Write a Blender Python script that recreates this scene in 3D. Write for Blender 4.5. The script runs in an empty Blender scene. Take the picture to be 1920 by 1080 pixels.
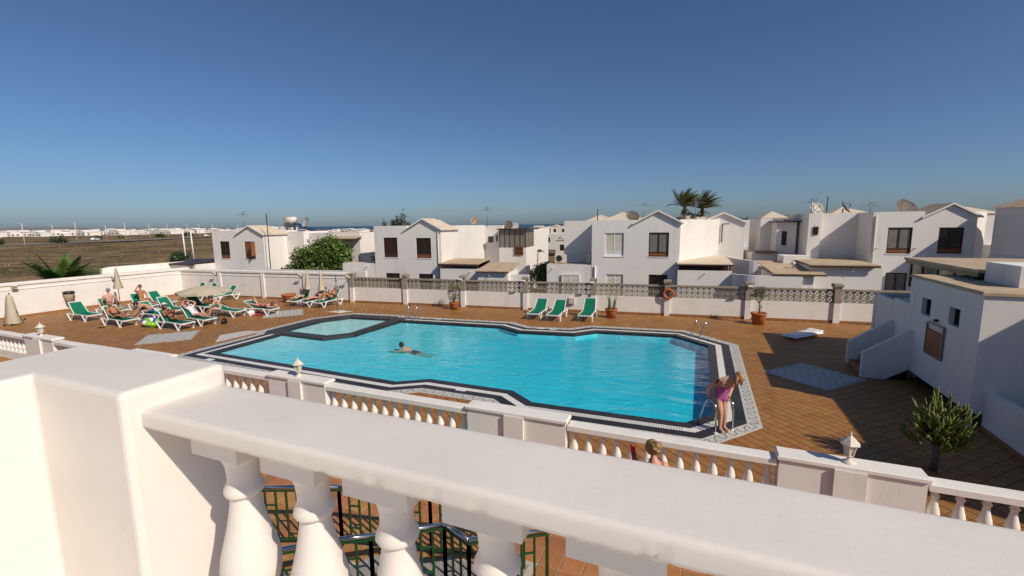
import bpy, bmesh, math, random
from mathutils import Vector, Matrix, noise

# ------------------------------------------------------------------ camera, sky, sun, exposure
R = math.radians
scene = bpy.context.scene
COL = scene.collection
cam_d = bpy.data.cameras.new('camera')
cam_d.sensor_width = 36.0; cam_d.lens = 16.0
cam_d.clip_start = 0.05; cam_d.clip_end = 60000
cam = bpy.data.objects.new('camera', cam_d); COL.objects.link(cam)
YAW, PITCH, ROLL = R(22.6), math.atan(119 / 853.3), R(0.62)
cam.matrix_world = (Matrix.Translation((0, 0, 5.0)) @ Matrix.Rotation(YAW, 4, 'Z')
                    @ Matrix.Rotation(math.pi / 2 - PITCH, 4, 'X') @ Matrix.Rotation(-ROLL, 4, 'Z'))
scene.camera = cam

SUN_EL = R(38.0)
SUN_AZ = math.atan2(0.930, -0.367)            # clockwise from +Y
sdir = Vector((math.sin(SUN_AZ) * math.cos(SUN_EL), math.cos(SUN_AZ) * math.cos(SUN_EL), math.sin(SUN_EL)))
world = bpy.data.worlds.new('World'); scene.world = world; world.use_nodes = True
wn = world.node_tree.nodes; wl = world.node_tree.links; wn.clear()
wo = wn.new('ShaderNodeOutputWorld'); wb = wn.new('ShaderNodeBackground'); ws = wn.new('ShaderNodeTexSky')
ws.sky_type = 'NISHITA'; ws.sun_disc = False; ws.sun_elevation = SUN_EL; ws.sun_rotation = SUN_AZ
ws.altitude = 0; ws.air_density = 0.8; ws.dust_density = 0.9; ws.ozone_density = 7.5
wb.inputs['Strength'].default_value = 0.08
wl.new(ws.outputs[0], wb.inputs['Color']); wl.new(wb.outputs[0], wo.inputs['Surface'])
sun_d = bpy.data.lights.new('sun', 'SUN'); sun_d.energy = 4.05; sun_d.angle = R(0.53); sun_d.color = (1.0, 0.905, 0.77)
sun = bpy.data.objects.new('sun', sun_d); COL.objects.link(sun)
sun.rotation_euler = sdir.to_track_quat('Z', 'Y').to_euler(); sun.location = (30, -30, 40)
vs = scene.view_settings
vs.view_transform = 'Standard'; vs.look = 'None'; vs.exposure = 0.0; vs.gamma = 1.0; vs.use_curve_mapping = False
scene.cycles.max_bounces = 8; scene.cycles.transparent_max_bounces = 16
scene.cycles.caustics_reflective = False; scene.cycles.caustics_refractive = False

# ------------------------------------------------------------------ helpers
rng = random.Random(7)

class MB:
    """collects faces for one mesh object"""
    def __init__(s): s.v = []; s.f = []; s.m = []; s.mi = 0; s.sm = []; s.smooth = False
    def add(s, vs_, fs):
        o = len(s.v); s.v.extend([tuple(p) for p in vs_])
        for f in fs:
            s.f.append(tuple(o + i for i in f)); s.m.append(s.mi); s.sm.append(s.smooth)
    def box(s, x0, y0, z0, x1, y1, z1, mat=None):
        p = [(x0,y0,z0),(x1,y0,z0),(x1,y1,z0),(x0,y1,z0),(x0,y0,z1),(x1,y0,z1),(x1,y1,z1),(x0,y1,z1)]
        if mat is not None: p = [tuple(mat @ Vector(q)) for q in p]
        s.add(p, [(0,3,2,1),(4,5,6,7),(0,1,5,4),(1,2,6,5),(2,3,7,6),(3,0,4,7)]); return s
    def cham(s, x0, y0, z0, x1, y1, z1, b=0.02):
        """box with a chamfered top edge"""
        p = [(x0,y0,z0),(x1,y0,z0),(x1,y1,z0),(x0,y1,z0),(x0,y0,z1-b),(x1,y0,z1-b),(x1,y1,z1-b),(x0,y1,z1-b),
             (x0+b,y0+b,z1),(x1-b,y0+b,z1),(x1-b,y1-b,z1),(x0+b,y1-b,z1)]
        s.add(p, [(0,3,2,1),(0,1,5,4),(1,2,6,5),(2,3,7,6),(3,0,4,7),(4,5,9,8),(5,6,10,9),(6,7,11,10),(7,4,8,11),(8,9,10,11)]); return s
    def prism(s, poly, z0, z1, top=True, bottom=True):
        """poly: CCW (x,y)"""
        n = len(poly); p = [(x,y,z0) for x,y in poly] + [(x,y,z1) for x,y in poly]; f = []
        for i in range(n): j = (i+1) % n; f.append((i, j, n+j, n+i))
        if top: f.append(tuple(range(n, 2*n)))
        if bottom: f.append(tuple(reversed(range(n))))
        s.add(p, f); return s
    def prism_y(s, prof, y0, y1):
        """prof: CCW (x,z) seen from -y, extruded along y"""
        n = len(prof); p = [(x,y0,z) for x,z in prof] + [(x,y1,z) for x,z in prof]; f = []
        for i in range(n): j = (i+1) % n; f.append((j, i, n+i, n+j))
        f.append(tuple(range(n))); f.append(tuple(reversed(range(n, 2*n))))
        s.add(p, f); return s
    def tube(s, pts, r, n=8, caps=True, closed=False):
        pts = [Vector(p) for p in pts]; m = len(pts); rs = r if isinstance(r, (list, tuple)) else [r]*m
        rings = []; up = None
        for i, p in enumerate(pts):
            if closed: t = pts[(i+1) % m] - pts[i-1]
            else: t = (pts[min(i+1, m-1)] - pts[max(i-1, 0)])
            t.normalize()
            if up is None:
                up = Vector((0,0,1)) if abs(t.z) < 0.9 else Vector((1,0,0))
            a = t.cross(up)
            if a.length < 1e-4: a = t.cross(Vector((0.3,1,0.2)))
            a.normalize(); b = a.cross(t).normalized(); up = b
            rings.append([p + a*(math.cos(2*math.pi*k/n)*rs[i]) + b*(math.sin(2*math.pi*k/n)*rs[i]) for k in range(n)])
        vs_ = [q for ring in rings for q in ring]; fs = []
        for i in range(m if closed else m-1):
            j = (i+1) % m
            for k in range(n):
                l = (k+1) % n; fs.append((i*n+k, i*n+l, j*n+l, j*n+k))
        if caps and not closed:
            fs.append(tuple(reversed(range(n)))); fs.append(tuple((m-1)*n+k for k in range(n)))
        sm = s.smooth; s.smooth = True; s.add(vs_, fs); s.smooth = sm; return s
    def bar(s, a, b, w, h=None):
        """square bar from a to b"""
        a = Vector(a); b = Vector(b); h = h or w; t = (b-a); L = t.length; t.normalize()
        up = Vector((0,0,1)) if abs(t.z) < 0.95 else Vector((0,1,0))
        x = t.cross(up).normalized(); y = x.cross(t).normalized()
        p = []
        for q in (a, b):
            p += [q - x*w/2 - y*h/2, q + x*w/2 - y*h/2, q + x*w/2 + y*h/2, q - x*w/2 + y*h/2]
        s.add(p, [(3,2,1,0),(4,5,6,7),(0,1,5,4),(1,2,6,5),(2,3,7,6),(3,0,4,7)]); return s
    def lathe(s, prof, n=20, c=(0,0,0), squash=(1,1)):
        vs_ = []; fs = []; m = len(prof)
        for r, z in prof:
            for k in range(n):
                a = 2*math.pi*k/n; vs_.append((c[0]+r*math.cos(a)*squash[0], c[1]+r*math.sin(a)*squash[1], c[2]+z))
        for i in range(m-1):
            for k in range(n):
                l = (k+1) % n; fs.append((i*n+k, i*n+l, (i+1)*n+l, (i+1)*n+k))
        fs.append(tuple(reversed(range(n)))); fs.append(tuple((m-1)*n+k for k in range(n)))
        sm = s.smooth; s.smooth = True; s.add(vs_, fs); s.smooth = sm; return s
    def ellipsoid(s, c, r, n=12, m=8, rot=None):
        vs_ = []; fs = []
        for i in range(m+1):
            t = math.pi*i/m
            for k in range(n):
                a = 2*math.pi*k/n
                p = Vector((r[0]*math.sin(t)*math.cos(a), r[1]*math.sin(t)*math.sin(a), r[2]*math.cos(t)))
                if rot is not None: p = rot @ p
                vs_.append(p + Vector(c))
        for i in range(m):
            for k in range(n):
                l = (k+1) % n; fs.append((i*n+k, (i+1)*n+k, (i+1)*n+l, i*n+l))
        sm = s.smooth; s.smooth = True; s.add(vs_, fs); s.smooth = sm; return s
    def mesh(s, name, mats):
        me = bpy.data.meshes.new(name); me.from_pydata(s.v, [], s.f); me.validate(clean_customdata=False)
        for m in (mats if isinstance(mats, (list, tuple)) else [mats]): me.materials.append(m)
        if len(me.polygons) == len(s.f):
            me.polygons.foreach_set('material_index', s.m); me.polygons.foreach_set('use_smooth', s.sm)
        me.update(); return me
    def build(s, name, mats, parent=None, loc=None, rot=None):
        return link(name, s.mesh(name, mats), parent, loc, rot)

def link(name, me, parent=None, loc=None, rot=None):
    o = bpy.data.objects.new(name, me); COL.objects.link(o)
    if parent is not None: o.parent = parent
    if loc is not None: o.location = loc
    if rot is not None: o.rotation_euler = rot if isinstance(rot, (tuple, list)) else (0, 0, rot)
    return o
def tag(o, label, cat, group=None, kind=None):
    o['label'] = label; o['category'] = cat
    if group: o['group'] = group
    if kind: o['kind'] = kind
    return o
def thing(name, label, cat, loc=(0,0,0), rotz=0.0, group=None, scale=None):
    o = bpy.data.objects.new(name, None); COL.objects.link(o); o.empty_display_size = 0.2
    o.location = loc; o.rotation_euler = (0, 0, rotz)
    if scale: o.scale = (scale,)*3
    return tag(o, label, cat, group)
def struct(name, mb, mats, label=None, parent=None):
    o = mb.build(name, mats, parent)
    if parent is None:
        o['kind'] = 'structure'
    if label: o['label'] = label
    return o
def bevel(o, w, seg=2):
    bm = bmesh.new(); bm.from_mesh(o.data)
    bmesh.ops.remove_doubles(bm, verts=bm.verts, dist=1e-4)
    es = [e for e in bm.edges if len(e.link_faces) == 2 and e.calc_face_angle(0) > 0.5]
    bmesh.ops.bevel(bm, geom=es, offset=w, segments=seg, affect='EDGES', profile=0.5)
    bm.to_mesh(o.data); bm.free()
    for p in o.data.polygons: p.use_smooth = False
    return o
def copy_tree(o, parent=None):
    c = o.copy(); COL.objects.link(c)
    if parent is not None: c.parent = parent
    for ch in list(o.children): copy_tree(ch, c)
    return c

# ------------------------------------------------------------------ materials
def mat(name, col, rough=0.7, var=0.0, vscale=4.0, bump=0.0, bscale=40.0, metal=0.0, spec=0.4, isl=0.0, objr=0.0, col2=None, detail=6.0, trans=0.0, hue=0.0):
    m = bpy.data.materials.new(name); m.use_nodes = True
    nt = m.node_tree; N = nt.nodes; L = nt.links
    b = N['Principled BSDF']; b.inputs['Base Color'].default_value = (*col, 1)
    b.inputs['Roughness'].default_value = rough; b.inputs['Metallic'].default_value = metal
    b.inputs['Specular IOR Level'].default_value = spec
    tc = N.new('ShaderNodeTexCoord')
    src = None
    if var or col2:
        nz = N.new('ShaderNodeTexNoise'); nz.inputs['Scale'].default_value = vscale; nz.inputs['Detail'].default_value = detail
        nz.inputs['Roughness'].default_value = 0.65
        L.new(tc.outputs['Object'], nz.inputs['Vector'])
        mr = N.new('ShaderNodeMapRange'); mr.inputs['From Min'].default_value = 0.3; mr.inputs['From Max'].default_value = 0.7
        L.new(nz.outputs['Fac'], mr.inputs['Value'])
        mx = N.new('ShaderNodeMix'); mx.data_type = 'RGBA'
        lo = col2 if col2 else tuple(c*(1-var) for c in col); hi = col if col2 else tuple(min(1, c*(1+var*0.6)) for c in col)
        mx.inputs[6].default_value = (*lo, 1); mx.inputs[7].default_value = (*hi, 1)
        L.new(mr.outputs[0], mx.inputs[0]); src = mx.outputs[2]
    if isl or objr or hue:
        hs = N.new('ShaderNodeHueSaturation')
        if src: L.new(src, hs.inputs['Color'])
        else: hs.inputs['Color'].default_value = (*col, 1)
        ad = N.new('ShaderNodeMath'); ad.operation = 'ADD'
        ge = N.new('ShaderNodeNewGeometry'); oi = N.new('ShaderNodeObjectInfo')
        L.new(ge.outputs['Random Per Island'], ad.inputs[0]); L.new(oi.outputs['Random'], ad.inputs[1])
        fr = N.new('ShaderNodeMath'); fr.operation = 'FRACT'; L.new(ad.outputs[0], fr.inputs[0])
        mr2 = N.new('ShaderNodeMapRange'); a = isl or objr
        mr2.inputs['To Min'].default_value = 1-a; mr2.inputs['To Max'].default_value = 1+a*0.8
        L.new(fr.outputs[0], mr2.inputs['Value']); L.new(mr2.outputs[0], hs.inputs['Value'])
        if hue:
            m2 = N.new('ShaderNodeMath'); m2.operation = 'MULTIPLY'; m2.inputs[1].default_value = 7.31; L.new(fr.outputs[0], m2.inputs[0])
            f2 = N.new('ShaderNodeMath'); f2.operation = 'FRACT'; L.new(m2.outputs[0], f2.inputs[0])
            m3 = N.new('ShaderNodeMapRange'); m3.inputs['To Min'].default_value = 0.5-hue; m3.inputs['To Max'].default_value = 0.5+hue
            L.new(f2.outputs[0], m3.inputs['Value']); L.new(m3.outputs[0], hs.inputs['Hue'])
        src = hs.outputs[0]
    if src: L.new(src, b.inputs['Base Color'])
    if bump:
        nb = N.new('ShaderNodeTexNoise'); nb.inputs['Scale'].default_value = bscale; nb.inputs['Detail'].default_value = 5
        L.new(tc.outputs['Object'], nb.inputs['Vector'])
        bp = N.new('ShaderNodeBump'); bp.inputs['Strength'].default_value = bump; bp.inputs['Distance'].default_value = 0.01
        L.new(nb.outputs['Fac'], bp.inputs['Height']); L.new(bp.outputs[0], b.inputs['Normal'])
    if trans: b.inputs['Transmission Weight'].default_value = trans
    return m

M = {}
M['stucco'] = mat('white_stucco', (0.80,0.755,0.695), 0.85, var=0.05, vscale=1.3, bump=0.35, bscale=60, spec=0.2)
M['stucco_far'] = mat('house_stucco', (0.79,0.745,0.69), 0.88, var=0.06, vscale=0.5, bump=0.15, bscale=20, spec=0.2)
M['rail'] = mat('painted_concrete', (0.775,0.715,0.645), 0.65, var=0.06, vscale=2.2, bump=0.05, bscale=70, spec=0.3)
M['tile'] = mat('terracotta_tile', (0.335,0.155,0.044), 0.5, var=0.12, vscale=1.7, bump=0.12, bscale=30, spec=0.35, isl=0.12, hue=0.010)
M['grout'] = mat('tile_grout', (0.10,0.055,0.03), 0.9, var=0.2, vscale=3)
M['tile2'] = mat('terrace_tile', (0.42,0.19,0.065), 0.45, var=0.15, vscale=2.5, bump=0.1, bscale=25, spec=0.4, isl=0.18, hue=0.015)
M['grout2'] = mat('pale_grout', (0.5,0.43,0.34), 0.9)
M['kickboard'] = mat('terracotta_skirting', (0.33,0.15,0.055), 0.6, var=0.1)
M['blackstone'] = mat('black_slate', (0.030,0.027,0.026), 0.42, var=0.35, vscale=3, bump=0.3, bscale=25, spec=0.5, objr=0.3)
M['channel'] = mat('white_overflow_channel', (0.74,0.71,0.66), 0.5, var=0.06, vscale=3)
M['mosaic'] = mat('white_mosaic', (0.60,0.575,0.53), 0.6, var=0.25, vscale=55, detail=1, bump=0.3, bscale=60)
M['motif'] = mat('grey_mosaic_motif', (0.075,0.072,0.07), 0.6, var=0.3, vscale=50)
M['concrete'] = mat('weathered_concrete', (0.31,0.268,0.205), 0.9, var=0.22, vscale=2.5, bump=0.4, bscale=40, spec=0.2)
M['brown'] = mat('dark_brown_wood', (0.060,0.026,0.016), 0.45, var=0.25, vscale=6)
M['brown2'] = mat('chestnut_wood', (0.24,0.085,0.028), 0.5, var=0.2, vscale=6)
M['glass'] = mat('dark_window_glass', (0.018,0.016,0.014), 0.08, spec=0.7)
M['curtain'] = mat('grey_blind_glass', (0.20,0.185,0.16), 0.2, spec=0.6, var=0.15, vscale=2)
M['roofcream'] = mat('cream_roof_coating', (0.66,0.55,0.42), 0.85, var=0.12, vscale=1.2, bump=0.2, bscale=15, spec=0.2)
M['rooftan'] = mat('tan_roof_sheet', (0.52,0.40,0.27), 0.8, var=0.18, vscale=1.5, bump=0.2, bscale=12, spec=0.2)
M['white'] = mat('white_plastic', (0.80,0.79,0.77), 0.35, spec=0.5, var=0.03, vscale=3)
M['green'] = mat('green_sling_fabric', (0.004,0.165,0.088), 0.65, var=0.12, vscale=5, bump=0.2, bscale=200, spec=0.25)
M['steel'] = mat('stainless_steel', (0.62,0.61,0.60), 0.16, metal=1.0)
M['bargreen'] = mat('dark_green_paint', (0.016,0.062,0.016), 0.4, var=0.15, spec=0.5)
M['terracotta'] = mat('terracotta_pot', (0.43,0.14,0.05), 0.75, var=0.15, vscale=6, bump=0.15, bscale=30)
M['soil'] = mat('dry_soil', (0.10,0.065,0.04), 1.0, var=0.3, vscale=12)
M['beige'] = mat('beige_canvas', (0.54,0.46,0.34), 0.85, var=0.1, vscale=3, bump=0.2, bscale=25, spec=0.15)
M['gray'] = mat('grey_metal', (0.22,0.22,0.22), 0.4, metal=0.7)
M['darkmetal'] = mat('dark_metal', (0.05,0.05,0.05), 0.45, metal=0.6)
M['lampglass'] = mat('frosted_lamp_glass', (0.55,0.52,0.46), 0.25, spec=0.5)
M['cream'] = mat('cream_paint', (0.70,0.63,0.52), 0.6, var=0.06)
M['black'] = mat('black_plastic', (0.014,0.014,0.015), 0.35)
M['leaf'] = mat('glossy_leaf', (0.085,0.14,0.018), 0.45, isl=0.45, spec=0.45, hue=0.02)
M['leaf_olive'] = mat('olive_leaf', (0.17,0.18,0.085), 0.55, isl=0.4, spec=0.4, hue=0.02)
M['leaf_dark'] = mat('dark_leaf', (0.028,0.055,0.014), 0.5, isl=0.45, spec=0.4, hue=0.02)
M['palm'] = mat('palm_leaf', (0.07,0.12,0.022), 0.5, isl=0.4, spec=0.35, hue=0.02)
M['palm_dry'] = mat('windblown_palm_leaf', (0.11,0.115,0.035), 0.6, isl=0.45, hue=0.03)
M['cactus'] = mat('cactus_green', (0.155,0.18,0.03), 0.5, isl=0.35, var=0.2, vscale=8, hue=0.02)
M['cactus_pale'] = mat('pale_cactus', (0.25,0.26,0.15), 0.6, isl=0.3, var=0.2, vscale=8)
M['bark'] = mat('grey_brown_bark', (0.16,0.12,0.085), 0.9, var=0.3, vscale=10, bump=0.5, bscale=25)
M['orange'] = mat('orange_lifebuoy', (0.46,0.11,0.03), 0.5, var=0.1)
M['asphalt'] = mat('asphalt', (0.055,0.054,0.056), 0.9, var=0.15)
M['gravel'] = mat('grey_gravel', (0.34,0.32,0.29), 0.95, var=0.5, vscale=60, bump=0.8, bscale=70)
M['gravelstone'] = mat('gravel_stone', (0.33,0.31,0.28), 0.9, isl=0.5)
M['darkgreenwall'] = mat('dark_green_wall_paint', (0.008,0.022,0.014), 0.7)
M['carwhite'] = mat('white_car_paint', (0.8,0.8,0.8), 0.25, spec=0.6)
M['silver'] = mat('silver_car_paint', (0.45,0.46,0.48), 0.25, spec=0.6)
M['rust'] = mat('rusty_dish', (0.30,0.16,0.07), 0.8, col2=(0.5,0.42,0.32), vscale=3)
M['dish'] = mat('grey_dish', (0.55,0.52,0.46), 0.6, var=0.1)
M['meshdish'] = mat('brown_mesh_dish', (0.14,0.11,0.085), 0.7, var=0.2)
M['red'] = mat('red_plastic', (0.62,0.02,0.03), 0.35)
M['sand'] = mat('pale_sand_bag', (0.5,0.42,0.3), 0.9)
M['blue'] = mat('blue_plastic', (0.02,0.08,0.38), 0.45)
M['lime'] = mat('lime_green_plastic', (0.22,0.55,0.03), 0.35)
M['pink'] = mat('pink_plastic', (0.7,0.06,0.22), 0.4)
M['limestone'] = mat('field_rock', (0.48,0.40,0.29), 0.95, isl=0.3)
M['panelgray'] = mat('solar_panel', (0.015,0.017,0.03), 0.2, spec=0.6)

def ground_mat():
    m = bpy.data.materials.new('dry_ground'); m.use_nodes = True; N = m.node_tree.nodes; L = m.node_tree.links; b = N['Principled BSDF']
    b.inputs['Roughness'].default_value = 1.0; b.inputs['Specular IOR Level'].default_value = 0.1
    tc = N.new('ShaderNodeTexCoord')
    def nz(sc, d=6):
        n = N.new('ShaderNodeTexNoise'); n.inputs['Scale'].default_value = sc; n.inputs['Detail'].default_value = d; n.inputs['Roughness'].default_value = 0.62
        L.new(tc.outputs['Object'], n.inputs['Vector']); return n.outputs['Fac']
    r = N.new('ShaderNodeValToRGB'); e = r.color_ramp.elements
    e[0].position = 0.34; e[0].color = (0.08,0.06,0.032,1); e[1].position = 0.60; e[1].color = (0.27,0.18,0.095,1)
    x = e.new(0.47); x.color = (0.165,0.11,0.056,1)
    L.new(nz(0.045), r.inputs[0])
    r2 = N.new('ShaderNodeValToRGB'); e = r2.color_ramp.elements; e[0].position = 0.57; e[0].color = (0,0,0,1); e[1].position = 0.68; e[1].color = (1,1,1,1)
    L.new(nz(0.6), r2.inputs[0])
    mx = N.new('ShaderNodeMix'); mx.data_type = 'RGBA'; L.new(r2.outputs[0], mx.inputs[0]); L.new(r.outputs[0], mx.inputs[6]); mx.inputs[7].default_value = (0.33,0.245,0.15,1)
    r3 = N.new('ShaderNodeValToRGB'); e = r3.color_ramp.elements; e[0].position = 0.54; e[0].color = (0,0,0,1); e[1].position = 0.64; e[1].color = (1,1,1,1)
    L.new(nz(0.11), r3.inputs[0])
    mx2 = N.new('ShaderNodeMix'); mx2.data_type = 'RGBA'; L.new(r3.outputs[0], mx2.inputs[0]); L.new(mx.outputs[2], mx2.inputs[6]); mx2.inputs[7].default_value = (0.085,0.075,0.03,1)
    L.new(mx2.outputs[2], b.inputs['Base Color'])
    return m
M['ground'] = ground_mat()

def stain(m, col, lo, hi, amount, scale, stretch=(1,1,1), world=True, detail=8):
    # dirt with a shape of its own: noise patches (world space) mixed over the colour
    N = m.node_tree.nodes; L = m.node_tree.links; b = N['Principled BSDF']; inp = b.inputs['Base Color']
    mx = N.new('ShaderNodeMix'); mx.data_type = 'RGBA'
    if inp.is_linked: L.new(inp.links[0].from_socket, mx.inputs[6])
    else: mx.inputs[6].default_value = inp.default_value
    mx.inputs[7].default_value = (*col, 1)
    src = N.new('ShaderNodeNewGeometry').outputs['Position'] if world else N.new('ShaderNodeTexCoord').outputs['Object']
    mp = N.new('ShaderNodeMapping'); mp.inputs['Scale'].default_value = stretch; L.new(src, mp.inputs['Vector'])
    nz = N.new('ShaderNodeTexNoise'); nz.inputs['Scale'].default_value = scale; nz.inputs['Detail'].default_value = detail; nz.inputs['Roughness'].default_value = 0.6; L.new(mp.outputs[0], nz.inputs['Vector'])
    mr = N.new('ShaderNodeMapRange'); mr.inputs['From Min'].default_value = lo; mr.inputs['From Max'].default_value = hi; mr.inputs['To Max'].default_value = amount; L.new(nz.outputs['Fac'], mr.inputs['Value'])
    L.new(mr.outputs[0], mx.inputs[0]); L.new(mx.outputs[2], inp)
stain(M['rail'], (0.42,0.39,0.35), 0.58, 0.85, 0.22, 2.2, (1,2.2,1.4)); stain(M['rail'], (0.50,0.46,0.41), 0.62, 0.72, 0.20, 26.0, (0.35,1.6,1)); stain(M['rail'], (0.33,0.31,0.28), 0.71, 0.75, 0.35, 60.0)
stain(M['stucco'], (0.46,0.42,0.37), 0.54, 0.80, 0.38, 1.4, (1.5,1.5,0.5)); stain(M['stucco'], (0.40,0.37,0.33), 0.64, 0.72, 0.35, 14.0, (1,1,0.25))
stain(M['stucco_far'], (0.45,0.42,0.38), 0.54, 0.80, 0.40, 1.1, (1.6,1.6,0.3)); stain(M['stucco_far'], (0.38,0.35,0.31), 0.66, 0.74, 0.40, 9.0, (1,1,0.12))
stain(M['tile'], (0.19,0.10,0.04), 0.50, 0.76, 0.5, 0.55); stain(M['tile'], (0.42,0.23,0.10), 0.56, 0.72, 0.45, 1.6); stain(M['tile2'], (0.20,0.10,0.05), 0.52, 0.74, 0.5, 0.9)
stain(M['roofcream'], (0.36,0.30,0.23), 0.52, 0.75, 0.5, 1.6); stain(M['rooftan'], (0.27,0.21,0.15), 0.50, 0.74, 0.5, 1.4); stain(M['concrete'], (0.16,0.14,0.11), 0.52, 0.72, 0.55, 3.0, (1,1,0.6))
stain(M['mosaic'], (0.36,0.34,0.31), 0.50, 0.72, 0.5, 2.5)
def water_mat():
    """pool water: clear surface with ripples, light is absorbed by the water below"""
    m = bpy.data.materials.new('pool_water'); m.use_nodes = True; N = m.node_tree.nodes; L = m.node_tree.links; N.clear()
    out = N.new('ShaderNodeOutputMaterial'); tr = N.new('ShaderNodeBsdfTransparent'); gl = N.new('ShaderNodeBsdfGlossy'); mx = N.new('ShaderNodeMixShader'); fr = None
    gl.inputs['Roughness'].default_value = 0.04; tr.inputs['Color'].default_value = (0.97,1,1,1)
    tc = N.new('ShaderNodeTexCoord'); mp = N.new('ShaderNodeMapping'); mp.inputs['Scale'].default_value = (0.55,1.25,1); mp.inputs['Rotation'].default_value = (0,0,R(12))
    L.new(tc.outputs['Object'], mp.inputs['Vector'])
    def nz(sc, d, dist):
        n = N.new('ShaderNodeTexNoise'); n.inputs['Scale'].default_value = sc; n.inputs['Detail'].default_value = d; n.inputs['Distortion'].default_value = dist
        L.new(mp.outputs[0], n.inputs['Vector']); return n
    n1 = nz(1.1, 3, 0.8); n2 = nz(4.5, 4, 0.5)
    b1 = N.new('ShaderNodeBump'); b1.inputs['Strength'].default_value = 0.40; b1.inputs['Distance'].default_value = 0.11; L.new(n1.outputs['Fac'], b1.inputs['Height'])
    b2 = N.new('ShaderNodeBump'); b2.inputs['Strength'].default_value = 0.34; b2.inputs['Distance'].default_value = 0.028; L.new(n2.outputs['Fac'], b2.inputs['Height']); L.new(b1.outputs[0], b2.inputs['Normal'])
    L.new(b2.outputs[0], gl.inputs['Normal']); 
    ge = N.new('ShaderNodeNewGeometry'); dt = N.new('ShaderNodeVectorMath'); dt.operation = 'DOT_PRODUCT'; L.new(b2.outputs[0], dt.inputs[0]); L.new(ge.outputs['Incoming'], dt.inputs[1])
    def mth(op, a, b=None):
        m_ = N.new('ShaderNodeMath'); m_.operation = op; m_.use_clamp = op != 'ABSOLUTE'
        for i_, q_ in enumerate((a, b)):
            if q_ is None: continue
            if isinstance(q_, (int, float)): m_.inputs[i_].default_value = q_
            else: L.new(q_, m_.inputs[i_])
        return m_.outputs[0]
    schl = mth('ADD', mth('MULTIPLY', mth('POWER', mth('SUBTRACT', 1.0, mth('ABSOLUTE', dt.outputs['Value'])), 5.0), 0.98), 0.02)
    L.new(schl, mx.inputs[0]); L.new(tr.outputs[0], mx.inputs[1]); L.new(gl.outputs[0], mx.inputs[2]); L.new(mx.outputs[0], out.inputs['Surface'])
    va = N.new('ShaderNodeVolumeAbsorption'); va.inputs['Color'].default_value = (0.05,0.85,0.915,1); va.inputs['Density'].default_value = 2.5
    L.new(va.outputs[0], out.inputs['Volume'])
    return m
M['water'] = water_mat()
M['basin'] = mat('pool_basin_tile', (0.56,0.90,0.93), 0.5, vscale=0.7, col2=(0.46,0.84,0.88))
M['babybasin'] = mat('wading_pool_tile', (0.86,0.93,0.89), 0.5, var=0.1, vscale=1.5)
def ripple_light_bump(m, sc, dist, stretch):
    # light ripples of moving water, imitated by a bump on the smooth lining
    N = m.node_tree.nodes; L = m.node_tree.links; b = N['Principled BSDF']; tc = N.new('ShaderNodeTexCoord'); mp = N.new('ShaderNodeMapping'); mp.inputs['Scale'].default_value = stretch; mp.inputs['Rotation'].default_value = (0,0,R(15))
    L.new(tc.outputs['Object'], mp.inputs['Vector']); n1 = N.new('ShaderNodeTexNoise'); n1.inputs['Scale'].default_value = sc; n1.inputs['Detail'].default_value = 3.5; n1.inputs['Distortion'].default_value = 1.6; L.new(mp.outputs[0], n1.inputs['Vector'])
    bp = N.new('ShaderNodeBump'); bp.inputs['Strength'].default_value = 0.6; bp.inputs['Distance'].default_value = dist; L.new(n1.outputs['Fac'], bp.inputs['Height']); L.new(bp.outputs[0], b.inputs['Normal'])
ripple_light_bump(M['basin'], 1.5, 0.17, (0.6,1.3,1)); ripple_light_bump(M['babybasin'], 1.6, 0.03, (0.7,1.2,1))
def sea_mat():
    m = mat('sea_water', (0.008,0.03,0.06), 0.35, spec=0.4); return m
M['sea'] = sea_mat()

# ------------------------------------------------------------------ ground, sea, road
def fbm(x, y): return noise.noise(Vector((x, y, 0.3))) + 0.5*noise.noise(Vector((x*2.1, y*2.1, 1.7))) + 0.25*noise.noise(Vector((x*4.3, y*4.3, 4.1)))
def ground_z(u, v):
    if -330 < u < -44 and -60 < v < 300:
        k = min(1, (-44-u)/25, (u+330)/60, (v+60)/30, (300-v)/60)
        d = (u+236) - 0.38*(v-90)                       # signed distance to the road
        kr = min(1, abs(d)/14)
        return -1.0 + 0.75*fbm(u*0.03, v*0.03)*k*kr
    return -1.0
us = [-30000,-9000,-4000,-2000,-1200,-800,-600,-500,-420,-360] + [-330+5*i for i in range(58)] + [-41,-20,0,20,34,60,90,150,250,400,800,2000,6000,30000]
vvs = [-30000,-6000,-1500,-400,-150,-100] + [-60+5*i for i in range(13)] + [4.5] + [10+6*i for i in range(3)] + [29.5] + [34+5*i for i in range(54)] + [320,360,420,480,560,640,760,900,1200,2000]
us = sorted(set(us)); vvs = sorted(set(vvs))
DECK = (-36.6, -12.0, 30.0, 29.0)
def coast(u): return 640 + 0.22*max(0, -u-250)
g = MB(); idx = {}
for i, u in enumerate(us):
    for j, v in enumerate(vvs):
        vv = min(v, coast(u)) if v > 480 else v
        idx[i, j] = len(g.v); g.v.append((u, vv, ground_z(u, vv)))
for i in range(len(us)-1):
    for j in range(len(vvs)-1):
        cu, cv = (us[i]+us[i+1])/2, (vvs[j]+vvs[j+1])/2
        if us[i] >= -41 and us[i+1] <= 34 and vvs[j] >= -10 and vvs[j+1] <= 29.6: continue
        if vvs[j] > 480 and coast(us[i]) <= vvs[j] and coast(us[i+1]) <= vvs[j]: continue
        g.f.append((idx[i,j], idx[i+1,j], idx[i+1,j+1], idx[i,j+1])); g.m.append(0); g.sm.append(True)
struct('ground', g, M['ground'])
s_ = MB(); s_.add([(-60000,200,-4),(60000,200,-4),(60000,60000,-4),(-60000,60000,-4)], [(0,1,2,3)])
struct('sea', s_, M['sea'])
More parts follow.
